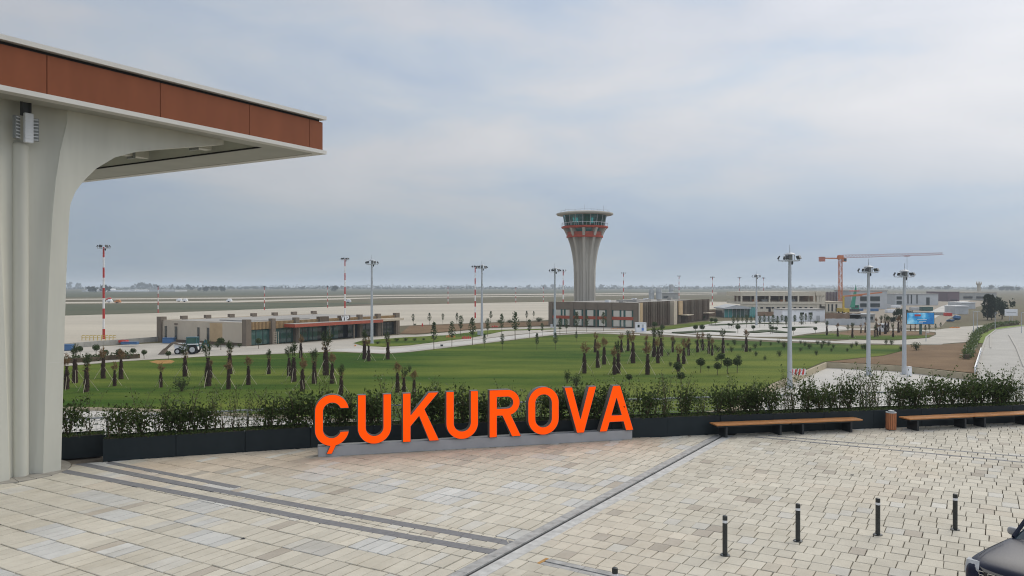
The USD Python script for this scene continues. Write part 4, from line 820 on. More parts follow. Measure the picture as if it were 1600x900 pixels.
for k in range(nsl):
    s1 = .6 + k * (LO - .8) / nsl; part(off, 'facade_fin', ob(MB(), s1, -.32, .25, .22, .45, HB - .1), ('slat_dark', 'pier_brown', 'pier_brown', 'slat_dark', 'pier_brown')[(k * 3) % 5])
    if k % 2 == 0 and not 19 < k < 25: part(off, 'facade_panel', ob(MB(), s1 + .24, .12, 2.5 if k % 4 else 2.2, (LO - .8) / nsl * 2 - .3, .14, HB - 2.8), 'slat_dark'); part(off, 'red_panel', ob(MB(), s1 + .24, .15, .9, (LO - .8) / nsl * 2 - .3, .12, 1.3), 'tower_red')
part(off, 'corner_board', ob(MB(), -.1, -.36, 0, .55, .2, HB), 'cladding_beige'); part(off, 'corner_board', ob(MB(), .6, -.34, 0, 1.9, .2, HB), 'cladding_wood')
s1 = osx(1047); part(off, 'stair_pier', ob(MB(), s1, -1.2, 0, 2.6, 1.4, HB + .1), 'cladding_beige'); part(off, 'stair_pier', ob(MB(), s1 + 6.5, -.5, 2.6, 3.2, .9, HB - 2.6), 'cladding_wood')
for px in (1068, 1102): s1 = osx(px); part(off, 'door_canopy', ob(MB(), s1 - 3, -2.2, 2.35, 6, 2.2, .25), 'cladding_beige')

TY = 262.0; Tp = np.array([(913.6 - 800) / F * TY, TY, GZ]); k2 = TY / F
def tz(py): return Zat(TY, py) - GZ
tow = thing('control_tower', 'tall concrete control tower with flared fins and teal glass cab', 'control tower', loc=Tp)
pr_z = [0, tz(470), tz(440), tz(425), tz(412), tz(400), tz(390), tz(380), tz(370), tz(362), tz(356.5)]; pr_r = [3.55, 3.55, 3.55, 3.6, 3.75, 4.1, 4.5, 5.1, 5.9, 6.7, 7.45]
part(tow, 'shaft', MB().lathe([(3.2, 0), (3.2, tz(420)), (3.45, tz(390)), (4.2, tz(371)), (4.2, tz(358))], 32), 'tower_concrete', smooth=40)
for k in range(10):
    a = k * 6.2832 / 10 + .17; ca, sa = math.cos(a), math.sin(a); w = .40; mb = MB(); vs = []
    for r, z in zip(pr_r, pr_z):
        for rr, ww in ((2.6, .9), (r, w)):
            for sg in (-1, 1): vs.append((rr * ca - sg * ww * sa, rr * sa + sg * ww * ca, z))
    fs = []
    for q in range(len(pr_z) - 1):
        b = q * 4; fs += [[b + 2, b + 3, b + 7, b + 6], [b, b + 2, b + 6, b + 4], [b + 3, b + 1, b + 5, b + 7]]
    fs.append([len(vs) - 4, len(vs) - 3, len(vs) - 1, len(vs) - 2]); part(tow, 'fin', mb.add(vs, fs), 'tower_concrete')
for k in range(10):
    a = k * 6.2832 / 10 + .17 + .314; ca, sa = math.cos(a), math.sin(a); part(tow, 'flute', MB().bar((3.15 * ca, 3.15 * sa, 0), (3.15 * ca, 3.15 * sa, tz(425)), .45), 'tower_concrete')
part(tow, 'gallery', MB().lathe([(4.2, tz(371.5)), (6.0, tz(371.5)), (6.0, tz(367)), (4.2, tz(367))], 40), 'tower_red'); part(tow, 'gallery_rail', MB().lathe([(5.95, tz(367)), (6.02, tz(363)), (5.9, tz(363)), (5.85, tz(367))], 40), 'canopy_red')
part(tow, 'gallery_glass', MB().lathe([(4.6, tz(366.8)), (5.4, tz(357.4))], 36), 'tower_glass')
part(tow, 'deck', MB().lathe([(0, tz(357.3)), (7.4, tz(357.3)), (7.7, tz(356)), (7.7, tz(354.4)), (7.4, tz(354)), (0, tz(354))], 44), 'tower_red'); 
dr = part(tow, 'deck_rail', MB().lathe([(7.5, tz(349.2)), (7.56, tz(349.2)), (7.56, tz(348.7)), (7.5, tz(348.7)), (7.5, tz(349.2))], 44), 'white_paint')
for k in range(36): a = k * 6.2832 / 36; part(dr, 'rail_post', MB().bar((7.53 * math.cos(a), 7.53 * math.sin(a), tz(354)), (7.53 * math.cos(a), 7.53 * math.sin(a), tz(349)), .05), 'white_paint')
NG = 18; zb, zt_ = tz(354), tz(336.5); rb, rt = 6.45, 7.15
for k in range(NG):
    a, b = k * 6.2832 / NG, (k + 1) * 6.2832 / NG; q = lambda r, x, z: (r * math.cos(x), r * math.sin(x), z)
    mb = MB().add([q(rb, a + .012, zb), q(rb, b - .012, zb), q(rt, b - .012, zt_), q(rt, a + .012, zt_)], [[0, 1, 2, 3]]); pn = part(tow, 'cab_window', mb, 'clear_glass'); part(pn, 'mullion', MB().bar(q(rb, a, zb), q(rt, a, zt_), .16), 'mast_grey')
part(tow, 'cab_wall', MB().lathe([(6.3, zb), (6.38, zb + .75), (6.2, zb + .75), (6.1, zb)], 36), 'tower_glass')
part(tow, 'cab_core', MB().lathe([(2.2, zb), (2.2, zt_), (0, zt_)], 20).box((3.4, -2.5, zb + .6), (1.4, 3, 1.1)).box((-3.4, -2.6, zb + .6), (1.4, 3, 1.1)), 'tower_glass')
for k in range(8): a = 3.6 + k * .34; part(tow, 'cab_post', MB().bar((5.1 * math.cos(a), 5.1 * math.sin(a), zb), (5.1 * math.cos(a), 5.1 * math.sin(a), zt_), .22), 'cabin_grey')
part(tow, 'cab_ceiling', MB().lathe([(7.0, zt_ - .02), (0, zt_ - .02)], 36), 'cabin_grey')
part(tow, 'roof_disc', MB().lathe([(6.6, tz(337.2)), (9.1, tz(336.4)), (9.35, tz(335.2)), (9.3, tz(333.8)), (7.2, tz(331.8)), (0, tz(331.4))], 48), 'tower_concrete', smooth=20)
rr_ = part(tow, 'roof_rail', MB().lathe([(8.0, tz(330.2)), (8.05, tz(330.2)), (8.05, tz(329.9)), (8.0, tz(329.9)), (8.0, tz(330.2))], 40), 'mast_grey')
for k in range(24): a = k * .2618; part(rr_, 'rail_post', MB().bar((8.02 * math.cos(a), 8.02 * math.sin(a), tz(333)), (8.02 * math.cos(a), 8.02 * math.sin(a), tz(330)), .06), 'mast_grey')
for x, y, h in ((-6.2, 0, 325.5), (-.1, -1, 319.5), (6.2, .5, 321), (-3, 2, 326), (2.4, 1, 326.5), (4, -3, 328)): part(tow, 'antenna', MB().bar((x, y, tz(332)), (x, y, tz(h)), .09), 'mast_grey')

# ================================================================ BUILDING SITE AND FAR BUILDINGS
def front_block(px0, px1, yb, yt, depth, z0=GZ):     # a block whose front faces the camera side; returns frame
    a, b = G(px0, yb, z0), G(px1, yb, z0); return a, (b - a), np.array([0, depth, 0.0]), np.array([0, 0, Zat(a[1], yt) - z0])
def simple(name, label, px0, px1, yb, yt, depth, m, roof='roof_grey', wins=(), doors=(), cat='building', wm='glass_dark'):
    a, x, y, z = front_block(px0, px1, yb, yt, depth); t = thing(name, label, cat, loc=a); o = np.zeros(3)
    part(t, 'wall', MB().par(o, x, y, z), m); part(t, 'roof', MB().par(o - x * .01 + z - [0, .3, 0], x * 1.02, y + [0, .6, 0], [0, 0, .25]), roof)
    Hh = z[2]
    for (u0, u1, v0, v1) in wins: w = part(t, 'window', MB().par(o + x * u0 + z * v0 - [0, .06, 0], x * (u1 - u0), [0, .1, 0], z * (v1 - v0)), wm); part(w, 'sill', MB().par(o + x * u0 + z * v0 - [0, .2, .12], x * (u1 - u0), [0, .2, 0], [0, 0, .12]), roof)
    for (u0, u1, v1) in doors: d_ = part(t, 'door', MB().par(o + x * u0 - [0, .07, 0], x * (u1 - u0), [0, .12, 0], z * v1), 'cabin_grey'); part(d_, 'handle', MB().par(o + x * (u1 - .15 * (u1 - u0)) + [0, -.14, 1.0], [.15, 0, 0], [0, .07, 0], [0, 0, .05]), 'flood_dark')
    return t
# the unfinished concrete frame
a, x, y, z = front_block(1157, 1289.5, 488, 456.2, 22); cfm = thing('concrete_frame', 'unfinished two-storey concrete frame building beside the tower crane', 'building', loc=a); Hc = z[2]; xl = np.linalg.norm(x); o = np.zeros(3); X = x / xl
part(cfm, 'roof_slab', MB().par(o + [0, 0, Hc * .80], x * .88, y, [0, 0, Hc * .20]), 'raw_concrete'); part(cfm, 'floor_slab', MB().par(o + [0, -.2, Hc * .40], x, y, [0, 0, Hc * .12]), 'raw_concrete')
gw = part(cfm, 'ground_wall', MB().par(o, x * .9, [0, .4, 0], [0, 0, Hc * .40]), 'raw_concrete'); part(cfm, 'rear_wall', MB().par(o + [0, 9, Hc * .5], x, [0, .3, 0], [0, 0, Hc * .32]), 'fence_brown')
for u in (0.005, .165, .335, .505, .675, .86, .935, .985): part(cfm, 'frame_column', MB().par(o + x * u + [0, -.05, Hc * .5], X * .62, [0, .6, 0], [0, 0, Hc * .32]), 'raw_concrete'); part(cfm, 'frame_column', MB().par(o + x * u + [0, 6, Hc * .5], X * .6, [0, .6, 0], [0, 0, Hc * .31]), 'raw_concrete')
for k in range(11): part(gw, 'window_opening', MB().par(o + x * (.17 + k * .065) + [0, -.04, Hc * .18], X * 1.15, [0, .1, 0], [0, 0, Hc * .08]), 'dark_gap')
part(cfm, 'doorway', MB().par(o + x * .33 + [0, -.05, 0], X * 1.0, [0, .1, 0], [0, 0, Hc * .26]), 'dark_gap')
tb = part(cfm, 'stair_tower', MB().par(o + x * .885 + [0, -.3, Hc * .82], x * .115, [0, 8, 0], [0, 0, Hc * .20]).par(o + x * .90 + [0, -.1, 0], x * .03, [0, 1, 0], [0, 0, Hc * .82]).par(o + x * .955 + [0, -.1, Hc * .3], x * .04, [0, 1, 0], [0, 0, Hc * .45]), 'raw_concrete')
for k in range(7): part(cfm, 'stacked_panel', MB().box(o + x * (.1 + k * .11) + [0, 4.5, Hc * .55], (2.4, 1.2, .8 + .3 * (k % 3))), ('fence_brown', 'plastic_orange', 'cabin_grey')[k % 3])
simple('white_hut', 'long white utility hut with grey doors by the car park', 1222, 1289, 502.5, 484, 8, 'white_paint', 'roof_grey', [(.42, .51, .62, .78), (.62, .71, .62, .78)], [(.03, .15, .52), (.26, .33, .5), (.44, .51, .5), (.60, .67, .5), (.80, .88, .5)])
# glazed hall with a shallow gable
a, x, y, z = front_block(1131, 1182, 496, 481, 14); gh = thing('glazed_hall', 'small glazed hall with shallow gable roof by the car park', 'building', loc=a); o = np.zeros(3)
gx = lambda u, v_: x * u + [0, 0, z[2] * v_]
pg = [gx(-.03, 1), gx(.36, 1.32), gx(.80, 1.05), gx(.80, .92), gx(.36, 1.12), gx(-.03, .88)]
part(gh, 'gable_roof', MB().hull([p + d_ for p in pg[:3] + [pg[3], pg[5]] for d_ in ([0, -1.5, 0], [0, 13, 0])]), 'cabin_grey')
for k in range(6): gp = part(gh, 'glass_pane', MB().par(o + x * (.02 + k * .125), x * .118, [0, .06, 0], z * .95), 'glass_green' if k > 1 else 'tower_glass'); part(gp, 'mullion', MB().par(o + x * (.005 + k * .125) - [0, .06, 0], x * .012, [0, .15, 0], z), 'cabin_grey')
part(gh, 'hall_floor', MB().par(o + [0, .3, 0], x * .8, [0, 11, 0], z * .9), 'glass_dark')
for k in range(4): part(gh, 'side_pane', MB().par(o + x * (.77 + k * .06) + [0, -.8, 0], x * .055, [0, 7, 0], z * 1.06), 'tower_glass')
fb = thing('site_fence', 'brown sheet fence between the glazed hall and the building site', 'fence', loc=G(1106, 497))
f0 = G(1106, 497)
def fence_run(px0, y0, px1, y1, yt0, m='fence_brown', n_=14, par_=None, org=None):
    A_, B_2 = G(px0, y0), G(px1, y1); hh = Zat(A_[1], yt0) - GZ
    for k in range(n_):
        p, q2 = A_ + (B_2 - A_) * k / n_, A_ + (B_2 - A_) * (k + .985) / n_; part(par_, 'fence_panel', MB().par(p - org, q2 - p, [0, .08, 0], [0, 0, hh * (1 + .02 * (k % 3))]), m)
fence_run(1106, 494, 1132, 493, 485, par_=fb, org=f0, n_=5); fence_run(1182, 500, 1222, 500, 487.5, par_=fb, org=f0, n_=9); fence_run(1289, 504, 1345, 504, 489.5, par_=fb, org=f0, n_=12)
gs = thing('green_fence', 'grey-green mesh fence along the building site', 'fence', loc=G(1182, 502)); fence_run(1183, 503, 1222, 503, 494, 'cabin_grey', 8, gs, G(1182, 502)); fence_run(1290, 508, 1352, 508.5, 498, 'cabin_grey', 12, gs, G(1182, 502))
# tower crane
cy = G(1313, 487); ck = cy[1] / F; cr = thing('tower_crane', 'orange tower crane with a long lattice jib', 'crane', loc=cy)
def cz(py): return Zat(cy[1], py) - GZ
ms = MB(); hw = .66; zt2 = cz(400)
for sx in (-1, 1):
    for sy in (-1, 1): ms.bar((sx * hw, sy * hw, 0), (sx * hw, sy * hw, zt2), .17)
zz = np.arange(0, zt2 - .5, 1.7)
for k, z_ in enumerate(zz):
    z2 = min(z_ + 1.7, zt2); s_ = 1 if k % 2 else -1
    for f_ in (-1, 1): ms.bar((s_ * hw, f_ * hw, z_), (-s_ * hw, f_ * hw, z2), .13).bar((f_ * hw, s_ * hw, z_), (f_ * hw, -s_ * hw, z2), .13)
    ms.bar((-hw, -hw, z2), (hw, -hw, z2), .12).bar((-hw, hw, z2), (hw, hw, z2), .12)
part(cr, 'mast', ms, 'crane_orange')
jib = MB(); j0, j1 = np.array([-1., 0, cz(403.5)]), np.array([(1473 - 800) / F * (cy[1] + 12) - cy[0], 12, Zat(cy[1] + 12, 398) - GZ]); nj = 34
for k in range(nj):
    p, q2 = j0 + (j1 - j0) * k / nj, j0 + (j1 - j0) * (k + 1) / nj; up = np.array([0, 0, 1.35 * (1 - .35 * k / nj)])
    for s_ in (-.6, .6): jib.bar(p + [0, s_, 0], q2 + [0, s_, 0], .11).bar(p + [0, s_, 0], (p + q2) / 2 + up, .07).bar((p + q2) / 2 + up, q2 + [0, s_, 0], .07)
    jib.bar(p + up, q2 + up, .12)
part(cr, 'jib', jib, 'crane_red'); part(cr, 'counter_jib', MB().bar((0, -.5, cz(403.8)), (-8.4, -1, cz(403.6)), .5, .5).bar((0, .5, cz(403.8)), (-8.4, .3, cz(403.6)), .4, .4), 'crane_orange')
part(cr, 'counterweight', MB().box((-8.2, -.4, cz(405)), (2.0, 2.2, 2.0)), 'crane_red'); cbx = part(cr, 'operator_cab', MB().box((1.4, -.9, cz(406)), (1.4, 1.3, 1.7)), 'crane_orange'); part(cbx, 'cab_glass', MB().box((1.5, -1.56, cz(406)), (1.1, .04, 1.1)), 'glass_dark')
part(cr, 'slewing_unit', MB().box((0, 0, cz(402)), (2.1, 2.1, 1.6)), 'crane_orange'); hkx = (1433 - 1313) * ck; hkz = j0[2] + (j1[2] - j0[2]) * .75
tr_ = part(cr, 'trolley', MB().box((hkx, 9, hkz - .2), (2.2, 1.3, .4)), 'crane_red'); part(tr_, 'hoist_rope', MB().bar((hkx - .4, 9, hkz), (hkx - .4, 9, cz(450)), .06).bar((hkx + .4, 9, hkz), (hkx + .4, 9, cz(450)), .06), 'mast_grey')
part(cr, 'base_cross', MB().box((0, 0, .5), (3.6, 3.6, .8)).bar((-1.7, -1.7, .8), (-.7, -.7, 3.2), .25).bar((1.7, -1.7, .8), (.7, -.7, 3.2), .25), 'yellow_paint')
rgp = G(1335, 487); rig = thing('piling_rig', 'green piling rig with a leaning boom beside the crane', 'piling rig', loc=rgp); rk = rgp[1] / F; rz = lambda py: Zat(rgp[1], py) - GZ
part(rig, 'mast', MB().hull([(-1.6, 0, rz(480)), (.2, 0, rz(480)), (-1.6, 1, rz(480)), (.2, 1, rz(480)), (.2, 0, rz(455)), (1.0, 0, rz(455)), (1, 1, rz(455)), (.2, 1, rz(455))]).hull([(.35, 0, rz(455)), (1.0, 0, rz(455)), (.95, .7, rz(444)), (.7, .2, rz(444)), (.35, .8, rz(455))]), 'rig_green')
part(rig, 'cross_head', MB().bar((-2.1, 0, rz(454.5)), (2.1, 0, rz(454.5)), .4), 'plastic_red'); part(rig, 'track_base', MB().box((.4, 1.5, .6), (3.2, 4, 1.1)), 'flood_dark'); rb_ = part(rig, 'cabin', MB().box((1.2, 2, 2.0), (2.2, 3, 1.9)), 'rig_green'); part(rb_, 'cabin_glass', MB().box((1.2, .46, 2.2), (1.6, .06, 1.0)), 'glass_dark')
bc = G(1318, 490); pump = thing('pump_boom', 'orange folding boom stretched across the building site', 'boom lift', loc=bc); pk = bc[1] / F; pz = lambda py: Zat(bc[1], py) - GZ
part(pump, 'boom_arm', MB().bar((0, 0, pz(463)), ((1385 - 1318) * pk, 4, pz(457)), .55), 'crane_orange'); part(pump, 'boom_arm', MB().bar((0, .6, pz(463)), ((1352 - 1318) * pk, 3, pz(462)), .4), 'crane_orange'); part(pump, 'truck_body', MB().box((0, .5, 1.4), (2.4, 7, 1.6)).bar((0, 0, 2), (0, 0, pz(462)), .6), 'yellow_paint')
for k in range(4): part(pump, 'wheel', MB().tube([(-1.25 if k % 2 else .9, -2 + 4 * (k // 2), .5), (-.9 if k % 2 else 1.25, -2 + 4 * (k // 2), .5)], .5, 14), 'tyre')
simple('site_building', 'grey framed building behind the piling rig', 1330, 1386, 483, 454.5, 20, 'cabin_grey', 'roof_grey', [(.25, .80, .45, .70), (.25, .8, .12, .32)], wm='glass_dark')
simple('site_building', 'white block with dark blue window bays', 1399, 1466, 477, 459.5, 22, 'cabin_grey', 'roof_grey', [(.03, .15, .52, .8), (.03, .15, .1, .38), (.28, .31, .15, .95), (.36, .39, .15, .95), (.49, .52, .15, .95), (.72, .8, 0, .7)], wm='glass_dark')
simple('site_building', 'dark purple clad block', 1481, 1499, 471, 456.5, 30, 'purple_clad', 'purple_clad', [(.2, .8, .1, .2)])
simple('site_building', 'low pale hangar right of the purple block', 1499.5, 1557, 469, 457, 30, 'wall_grey', 'cladding_beige', [(.1, .35, .2, .5), (.45, .7, .2, .5)], wm='dark_gap')
simple('store_shed', 'white box shed near the blue heap', 1493, 1513, 491, 479, 8, 'cabin_grey', 'white_paint', doors=[(.3, .6, .7)], cat='shed'); simple('store_shed', 'long low pale shed behind the white box shed', 1502, 1524, 482.5, 473, 12, 'cabin_grey', 'white_paint', doors=[(.4, .6, .7)], cat='shed')
simple('site_cabin', 'pale site cabin with dark window strip', 1328, 1367, 504, 491.5, 6, 'wall_grey', 'cabin_grey', [(.38, .66, .35, .75), (.75, .92, .35, .75)], cat='cabin')
for i, (p0, p1, yb, yt, m, lab) in enumerate([(1360, 1373, 486.5, 482.5, 'cabin_blue', 'blue container behind the pale site cabin'), (1344, 1349, 486, 482.5, 'cabin_blue', 'small blue bin left of the blue container'), (1350, 1357, 482, 478.5, 'plastic_red', 'small red container below the orange boom'), (1441, 1458, 486, 480, 'glass_green', 'dark teal container above the billboard'), (1425, 1440, 485, 480.5, 'cabin_grey', 'grey container above the left end of the billboard'), (1464, 1477, 492.5, 488.5, 'wall_grey', 'grey skip beside the billboard'), (1480, 1488, 494, 489.5, 'plastic_red', 'red skip left of the white box shed'), (1376, 1392, 482, 476, 'cabin_grey', 'grey cabin row in the middle of the site'), (1394, 1408, 481, 477, 'white_paint', 'white cabin left of the white block'), (1387, 1399, 489, 484, 'white_paint', 'white container in front of the cabin row'), (1366, 1376, 478, 474, 'wall_grey', 'low grey shelter behind the orange boom')]):
    a, x, y, z = front_block(p0, p1, yb, yt, 2.6); t = thing('container', lab, 'container', loc=a); part(t, 'shell', MB().par([0, 0, .1], x, y, z), m)
    for k in range(6): part(t, 'rib', MB().par(x * (k + .4) / 6 + [0, -.06, .15], x * .03, [0, .08, 0], z * .9), m)
bh = thing('tarpaulin_heap', 'blue tarpaulin thrown over a heap near the red skip', 'tarpaulin', loc=G(1487, 503)); r = np.random.default_rng(3); part(bh, 'sheet', MB().hull(np.column_stack([r.uniform(-1.6, 1.2, 20), r.uniform(-1, 1, 20), r.uniform(0, 1.0, 20)])).hull(np.column_stack([r.uniform(.2, 2.8, 20), r.uniform(-1, 1, 20), r.uniform(.4, 2.3, 20)])), 'cabin_blue')
rb2 = solo('rebar_stack', MB(), 'crane_red', 'x', 'x') if False else None
rs = thing('rebar_columns', 'row of dark starter columns behind the concrete frame', 'rebar', loc=G(1290, 482))
for k in range(8): part(rs, 'rebar_cage', MB().box((.3 + k * .75 * 1.0, 0, 4.0), (.45, .45, 8.2 + .4 * (k % 2))), 'purple_clad')
simple('side_frame', 'pale unfinished concrete wing behind the crane foot', 1290, 1316, 488, 472, 14, 'raw_concrete', 'raw_concrete', [(.15, .22, .1, .8), (.35, .45, .1, .8), (.6, .7, .1, .8)], wm='dark_gap')
# concrete plant, radar tower
for i, (px, w, yb, yt, lab) in enumerate([(1018, 4.2, 468, 451.5, 'short pale silo at the left of the far concrete plant'), (1029.5, 4.5, 468, 449, 'grey silo in the middle of the far concrete plant'), (1049, 3.6, 466, 444.5, 'tall pale silo at the right of the far concrete plant')]):
    p = G(px, yb); z = Zat(p[1], yt) - GZ; R = w * p[1] / F; t = thing('silo', lab, 'silo', 'silos', loc=p); part(t, 'drum', MB().lathe([(R, 0), (R, z * .92), (R * .8, z), (0, z)], 16), 'cabin_grey', smooth=40); part(t, 'platform', MB().lathe([(R * 1.15, z * .6), (R * 1.15, z * .63), (R, z * .63)], 16), 'mast_grey')
simple('plant_shed', 'low grey sheds of the far concrete plant', 1034, 1060, 467.5, 458, 20, 'wall_grey', 'cabin_grey', [(.1, .4, .2, .5)], cat='shed')
p = G(1529.5, 462); rt_ = thing('radar_tower', 'distant pale radar tower with a crown of masts', 'radar tower', loc=p); q = p[1] / F; zr = lambda py: Zat(p[1], py) - GZ
part(rt_, 'shaft', MB().lathe([(2.6 * q, 0), (2.6 * q, zr(446)), (4.2 * q, zr(443.6)), (4.2 * q, zr(442.6)), (0, zr(442.6))], 16), 'cladding_beige')
for dx in (-3.6, -1.2, 1.2, 3.6): part(rt_, 'mast', MB().bar((dx * q, 0, zr(443)), (dx * q, 0, zr(440)), .9 * q), 'cladding_beige')
# billboards, kiosks and small things on the near ground
bbp = G(1438.5, 523); kb_ = bbp[1] / F; bb = thing('billboard', 'large blue advertising billboard on a dark green post', 'billboard', loc=bbp); zb_ = lambda py: Zat(bbp[1], py) - GZ
zl_, zh_ = zb_(507), zb_(488); part(bb, 'post', MB().tube([(0, 0, 0), (0, 0, zl_)], .30, 14), 'rig_green' if False else 'glass_green')
fr2 = part(bb, 'frame', MB().box((0, .3, (zl_ + zh_) / 2), (43.5 * kb_, .5, zh_ - zl_)), 'flood_dark'); part(fr2, 'poster', MB().box((0, .02, (zl_ + zh_) / 2), (42 * kb_, .06, zh_ - zl_ - .25)), 'billboard_face')
part(fr2, 'logo_panel', MB().box((-4.6 * kb_, -.03, zb_(492.6)), (9.5 * kb_, .05, .42)), 'plastic_red')
for w, x_, y_ in ((15, 5, 499.5), (11, 6, 502), (7, 3, 504.5)): part(fr2, 'caption_line', MB().box(((x_ - 3) * kb_, -.025, zb_(y_)), (w * kb_, .04, .13)), 'white_paint')
sbp = G(1580, 506); sb = thing('road_sign', 'blank-looking white sign board on two posts beside the approach road', 'sign', loc=sbp); ks = sbp[1] / F; zs_ = lambda py: Zat(sbp[1], py) - GZ
part(sb, 'board', MB().box((0, 0, zs_(488.2)), (20 * ks, .12, 10.5 * ks)), 'white_paint'); part(sb, 'text_line', MB().box((0, -.08, zs_(488)), (15 * ks, .04, .2)), 'cabin_grey')
for s_ in (-.35, .35): part(sb, 'post', MB().bar((s_, .1, 0), (s_, .1, zs_(485)), .12), 'mast_grey')
ksk = G(1002, 519); kk = ksk[1] / F; t = thing('portable_booth', 'white portable booth with a dark window and blue print beside the lawn', 'booth', loc=ksk)
part(t, 'shell', MB().cbox((0, 1, 15 * kk / 2), (16 * kk, 2.2, 14.6 * kk), .06), 'white_paint'); part(t, 'window', MB().box((-4.2 * kk, -.12, 9.5 * kk), (3.2 * kk, .06, 4 * kk)), 'glass_dark'); part(t, 'door', MB().box((2.4 * kk, -.12, 7.5 * kk), (3 * kk, .06, 9 * kk)), 'cabin_grey'); part(t, 'blue_print', MB().box((2.2 * kk, -.16, 4.5 * kk), (3.4 * kk, .04, 4 * kk)), 'blue_print'); part(t, 'roof_edge', MB().box((0, 1, 14.8 * kk), (16.6 * kk, 2.4, .12)), 'cabin_grey')
kp = G(1382.5, 518.5); kk = kp[1] / F; t = thing('guard_booth', 'white cabin with two dark windows on the palm island', 'booth', loc=kp); part(t, 'shell', MB().cbox((0, 1, 6.4 * kk), (11 * kk, 1.8, 12.6 * kk), .05), 'white_paint')
for s_ in (-1, 1): part(t, 'window', MB().box((s_ * 2.9 * kk, .08, 8.4 * kk), (3 * kk, .05, 4 * kk)), 'glass_dark')
for i, (px, yb, w, h, m, nm, lab, ct) in enumerate([(729, 529.5, 15, 4.5, 'plastic_red', 'barrier_stack', 'heap of red plastic barriers beside the path', 'barriers'), (704, 527.5, 15, 4, 'plastic_orange', 'barrier_stack', 'heap of orange barriers left of the red heap', 'barriers'), (660, 510.5, 2.6, 7, 'plastic_red', 'barrier', 'single upright red barrier by the pavilion end', 'barrier'), (773, 511.5, 10, 3, 'plastic_red', 'barrier_stack', 'red barriers on the dirt strip right of the grey mast', 'barriers'), (1492, 512.8, 16, 2.2, 'plastic_orange', 'barrier_stack', 'orange netting rolls beside the junction', 'netting'), (555, 541, 3, 3.2, 'plastic_orange', 'barrier', 'small orange cone group beside the pavilion path', 'cones'), (965, 514.5, 22, 1.6, 'plastic_orange', 'barrier_stack', 'row of low orange barriers before the office block', 'barriers')]):
    p = G(px, yb); kq = p[1] / F; t = thing(nm, lab, ct, loc=p); n_ = max(1, int(w / 3))
    for k in range(n_): part(t, 'barrier_unit', MB().hull([((-.5 + (k + .08) / n_) * w * kq, y_, 0) for y_ in (-.3, .3)] + [((-.5 + (k + .92) / n_) * w * kq, y_, 0) for y_ in (-.3, .3)] + [((-.5 + (k + u_) / n_) * w * kq, y_, h * kq * (.75 + .25 * ((k * 3) % 2))) for u_ in (.2, .8) for y_ in (-.1, .1)]), m)
for i, (px, yb, yt, w, m, nm, lab) in enumerate([(690, 541.5, 539, 4, 'flood_dark', 'litter_box', 'small black box on the lawn edge'), (748, 524, 517, 4.5, 'mast_grey', 'utility_cabinet', 'grey utility cabinet beside the grey mast'), (862, 513, 507, 3.5, 'cabin_grey', 'utility_cabinet', 'pale cabinet at the left foot of the office block'), (1422.5, 588, 574, 6, 'white_paint', 'utility_cabinet', 'white round-topped cabinet in the sunken yard')]):
    z0 = LOT_Z if px == 1422.5 else GZ; p = G(px, yb, z0); kq = p[1] / F; t = thing(nm, lab, 'cabinet', loc=p); hh = Zat(p[1], yt) - z0; part(t, 'case', MB().cbox((0, .3, hh / 2), (w * kq, .5, hh), .04), m); part(t, 'lid', MB().cbox((0, .3, hh + .03), (w * kq * 1.08, .56, .07), .02), m)
wb = thing('warning_board', 'small red and white warning board on the retaining wall', 'warning board', loc=G(1246, 592)); part(wb, 'board', MB().box((0, -.1, .85), (1.9, .06, .75)), 'white_paint')
for k in range(4): part(wb, 'red_stripe', MB().par([-.85 + k * .45, -.16, .52], [.22, 0, 0], [0, .05, 0], [.1, 0, .66]), 'plastic_red')
yl = thing('apron_barriers', 'yellow framed barriers at the foot of the nearest striped mast', 'barriers', loc=G(150, 532))
for k in range(9): part(yl, 'barrier_frame', MB().bar((-2.9 + k * .8, 0, 0), (-2.9 + k * .8, 0, 1.0), .1).bar((-2.9 + k * .8, 0, 1.0), (-2.3 + k * .8, 0, 1.0), .12).bar((-2.9 + k * .8, 0, .55), (-2.3 + k * .8, 0, .55), .1), 'yellow_paint')
cwl = thing('jersey_barriers', 'row of pale concrete barriers left of the pavilion', 'barriers', loc=G(205, 537)); A_, B_2 = G(100, 545), G(252, 533)
for k in range(16): p = A_ + (B_2 - A_) * k / 16 - G(205, 537); q2 = A_ + (B_2 - A_) * (k + .95) / 16 - G(205, 537); part(cwl, 'barrier_block', MB().par(p, q2 - p, [0, .5, 0], [0, 0, .95]), 'wall_grey')
for px, yb, m, lab in ((187, 538, 'plastic_red', 'low red barrier on the forecourt left of the pavilion'), (203, 541, 'cabin_blue', 'pale blue crate beside the low red barrier'), (104, 548, 'cabin_blue', 'blue crate beside the white column edge'), (264, 536.5, 'cabin_blue', 'blue tank against the pavilion end wall')): p = G(px, yb); t = thing('crate', lab, 'crate', loc=p); part(t, 'box', MB().cbox((0, 0, .55), (2.2 if 'red' not in lab else 3, 1, 1.0 if 'red' not in lab else .4), .05), m); part(t, 'lid', MB().cbox((0, 0, 1.08 if 'red' not in lab else .78), (2.3 if 'red' not in lab else 3, 1.1, .08), .02), m)

